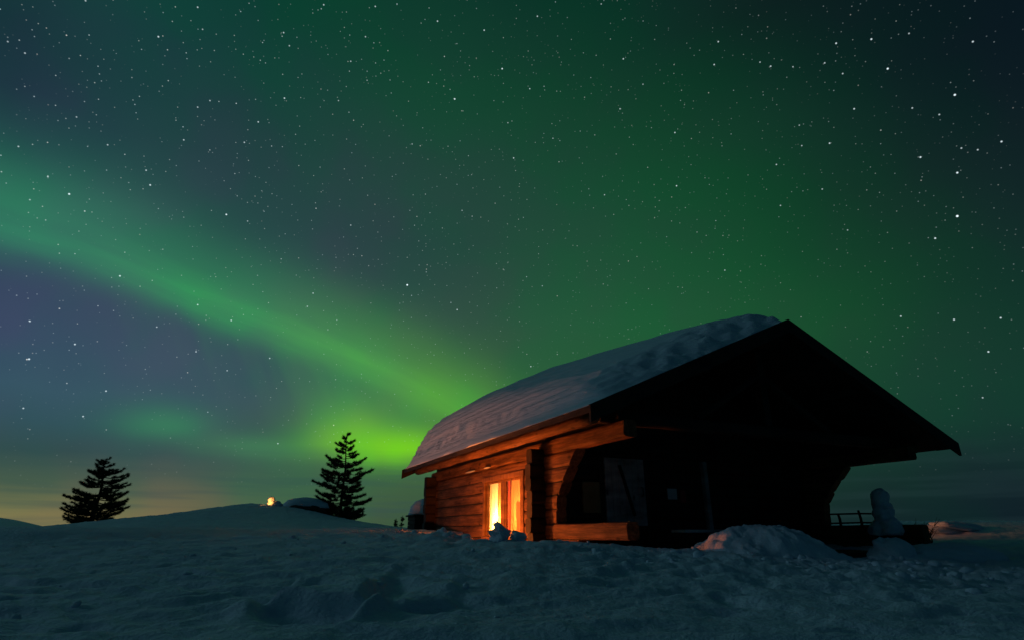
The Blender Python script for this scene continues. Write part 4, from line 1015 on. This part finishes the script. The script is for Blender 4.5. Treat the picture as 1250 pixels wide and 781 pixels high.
# ------------------------------------------------------------------ pines
def pine(x, y, zb, h, prof, seed, label, name='pine_tree', whorl=.22, per=7, density=1.0, trunk=.07, upsweep=.25, tuft=.12, gap=.12, cat='tree', group=None):
    """prof: half width of the crown (left, right) by height fraction"""
    rg = random.Random(seed)
    root = empty(name, (x, y, zb)); tag(root, label, cat, group)
    tb = bmesh.new(); cb = bmesh.new()
    n = 14
    sp = [(.03 * h * math.sin(k * .5 + seed) * (k / n) * .35, .02 * h * math.cos(k * .7), h * k / n - .25 * (k == 0)) for k in range(n + 1)]
    add_tube(tb, sp, [trunk * (1 - .9 * k / n) + .004 for k in range(n + 1)], 8)
    def spine(z):
        t = max(0, min(n - 1e-3, z / h * n)); k = int(t); f = t - k
        return Vector(sp[k]).lerp(Vector(sp[k + 1]), f)
    ts, pl, pr = zip(*prof)
    def spray(c, d, size):
        # a brush of needles: thin blades fanned round the twig direction
        d = d.normalized(); s = d.orthogonal().normalized(); t = d.cross(s)
        for k in range(12):
            a = rg.uniform(0, 6.283); o_ = (s * math.cos(a) + t * math.sin(a))
            tip = c + (d * rg.uniform(-.1, 1.0) + o_ * rg.uniform(.4, 1.0)) * size
            w = (o_.cross(d)).normalized() * size * .075
            b0 = c - d * size * rg.uniform(0, .6)
            cb.faces.new([cb.verts.new(b0 - w), cb.verts.new(b0 + w), cb.verts.new(tip)])
    def branch(p0, ang, L, rise):
        dirh = Vector((math.cos(ang), math.sin(ang), 0)); pts = []
        m = 6
        for k in range(m + 1):
            t = k / m
            pts.append(p0 + dirh * L * t + Vector((rg.uniform(-.02, .02), rg.uniform(-.02, .02), L * rise * (t * .25 + t * t * .75) - .10 * L * math.sin(t * 3.1))))
        add_tube(tb, pts, [trunk * .20 * (1 - .85 * k / m) + .003 for k in range(m + 1)], 5, cap=False)
        nt_ = max(3, int(L / tuft * 1.5 * density))
        for q in range(nt_):
            t = .30 + .70 * (q + rg.random()) / nt_
            k = min(m - 1, int(t * m)); c = pts[k].lerp(pts[k + 1], t * m - k)
            side = dirh.cross(Vector((0, 0, 1))) * rg.choice((-1, 1))
            l2 = L * .30 * (1.15 - t) + .05
            for r_ in range(1 + (rg.random() < .6)):
                d2 = (dirh * .8 + side * rg.uniform(.2, 1.0) + Vector((0, 0, rg.uniform(.0, .7)))).normalized()
                e_ = c + d2 * l2 * rg.uniform(.5, 1)
                spray(c.lerp(e_, .55), d2, tuft * .9); spray(e_, d2 + Vector((0, 0, .3)), tuft)
        spray(pts[-1], dirh + Vector((0, 0, .6)), tuft * 1.1)
    z = ts[0] * h
    while z < h * .97:
        t = z / h
        wl = np.interp(t, ts, pl); wr = np.interp(t, ts, pr)
        cnt = max(3, int(per * (1 - .45 * t)))
        a0 = rg.uniform(0, 6.283)
        for k in range(cnt):
            if rg.random() < gap: continue
            a = a0 + 6.283 * k / cnt + rg.uniform(-.35, .35)
            f = (math.cos(a) + 1) / 2
            Lb = (wl * (1 - f) + wr * f) * rg.uniform(.55, 1.1)
            branch(spine(z + rg.uniform(-.8, .8) * whorl * h / 4), a, max(.05, Lb), upsweep * rg.uniform(.5, 1.4) + .5 * max(0, t - .6))
        z += whorl * (h / 4) * (1 - .35 * t)
    for k in range(int(10 * density)):
        zz = h * rg.uniform(.9, 1.0); spray(spine(zz), Vector((rg.uniform(-.4, .4), rg.uniform(-.4, .4), 1)), tuft * .8)
    spray(Vector(sp[-1]), Vector((0, 0, 1)), tuft)
    obj('trunk', tb, M['bark'], root, True)
    obj('crown', cb, M['needles'], root)
    return root
x, y = -7.55, 26.4
hz_ = gz(x, y)
top = EYE + y * .1590
pine(x, y, hz_ - .05, top - hz_ + .05, [(.08, .9, 1.0), (.16, 1.15, 1.25), (.24, 1.15, 1.2), (.33, 1.2, 1.05), (.42, 1.3, 1.2), (.50, 1.1, 1.22), (.58, 1.0, .95), (.66, .74, .95), (.74, .52, .62), (.82, .58, .42), (.90, .34, .32), (1.0, .07, .07)], 5,
     'tall slender young pine with gappy tiers on the crest nearer the cabin', trunk=.075, per=10, whorl=.31, tuft=.105, upsweep=.16, density=1.9)
x, y = -20.6, 29.6
hz_ = gz(x, y); zb = min(hz_, EYE + y * .010)
top = EYE + y * .1165
pine(x, y, zb - .05, top - zb + .05, [(.03, .6, .5), (.12, .8, .7), (.20, 1.0, .85), (.30, 1.45, 1.1), (.40, 1.45, 1.7), (.46, 1.35, 1.85), (.52, 1.25, 1.45), (.60, 1.1, 1.2), (.70, 1.0, 1.15), (.80, .85, .95), (.88, .55, .6), (.95, .2, .25), (1.0, .05, .05)], 11,
     'broad bushy pine standing alone far left against the yellowish horizon', trunk=.13, per=13, whorl=.25, tuft=.11, upsweep=.16, density=1.6, gap=.2)
bush(-8.05, 25.9, .36, .6, 40, 21, 'dark twiggy bush at the left foot of the slender pine', 'juniper_bush', 8)
bush(-6.95, 25.9, .40, .6, 40, 22, 'dark twiggy bush at the right foot of the slender pine', 'juniper_bush', 8)
for k, (x, y, up, lab) in enumerate(((-7.3, 38.0, .0200, 'leftmost of three tiny far spruces left of the cabin'), (-6.95, 38.2, .0245, 'tallest of three tiny far spruces left of the cabin'), (-6.2, 38.4, .0185, 'tiny far spruce nearest to the woodshed'))):
    z = gz(x, y); h = EYE + y * up - z
    pine(x, y, z - .05, h + .05, [(.06, .22, .22), (.3, .20, .2), (.6, .13, .13), (1, .03, .03)], 31 + k, lab, 'spruce_tree', .3, 6, 1.0, .03, -.1, .08, group='tiny spruces far off left of the cabin')
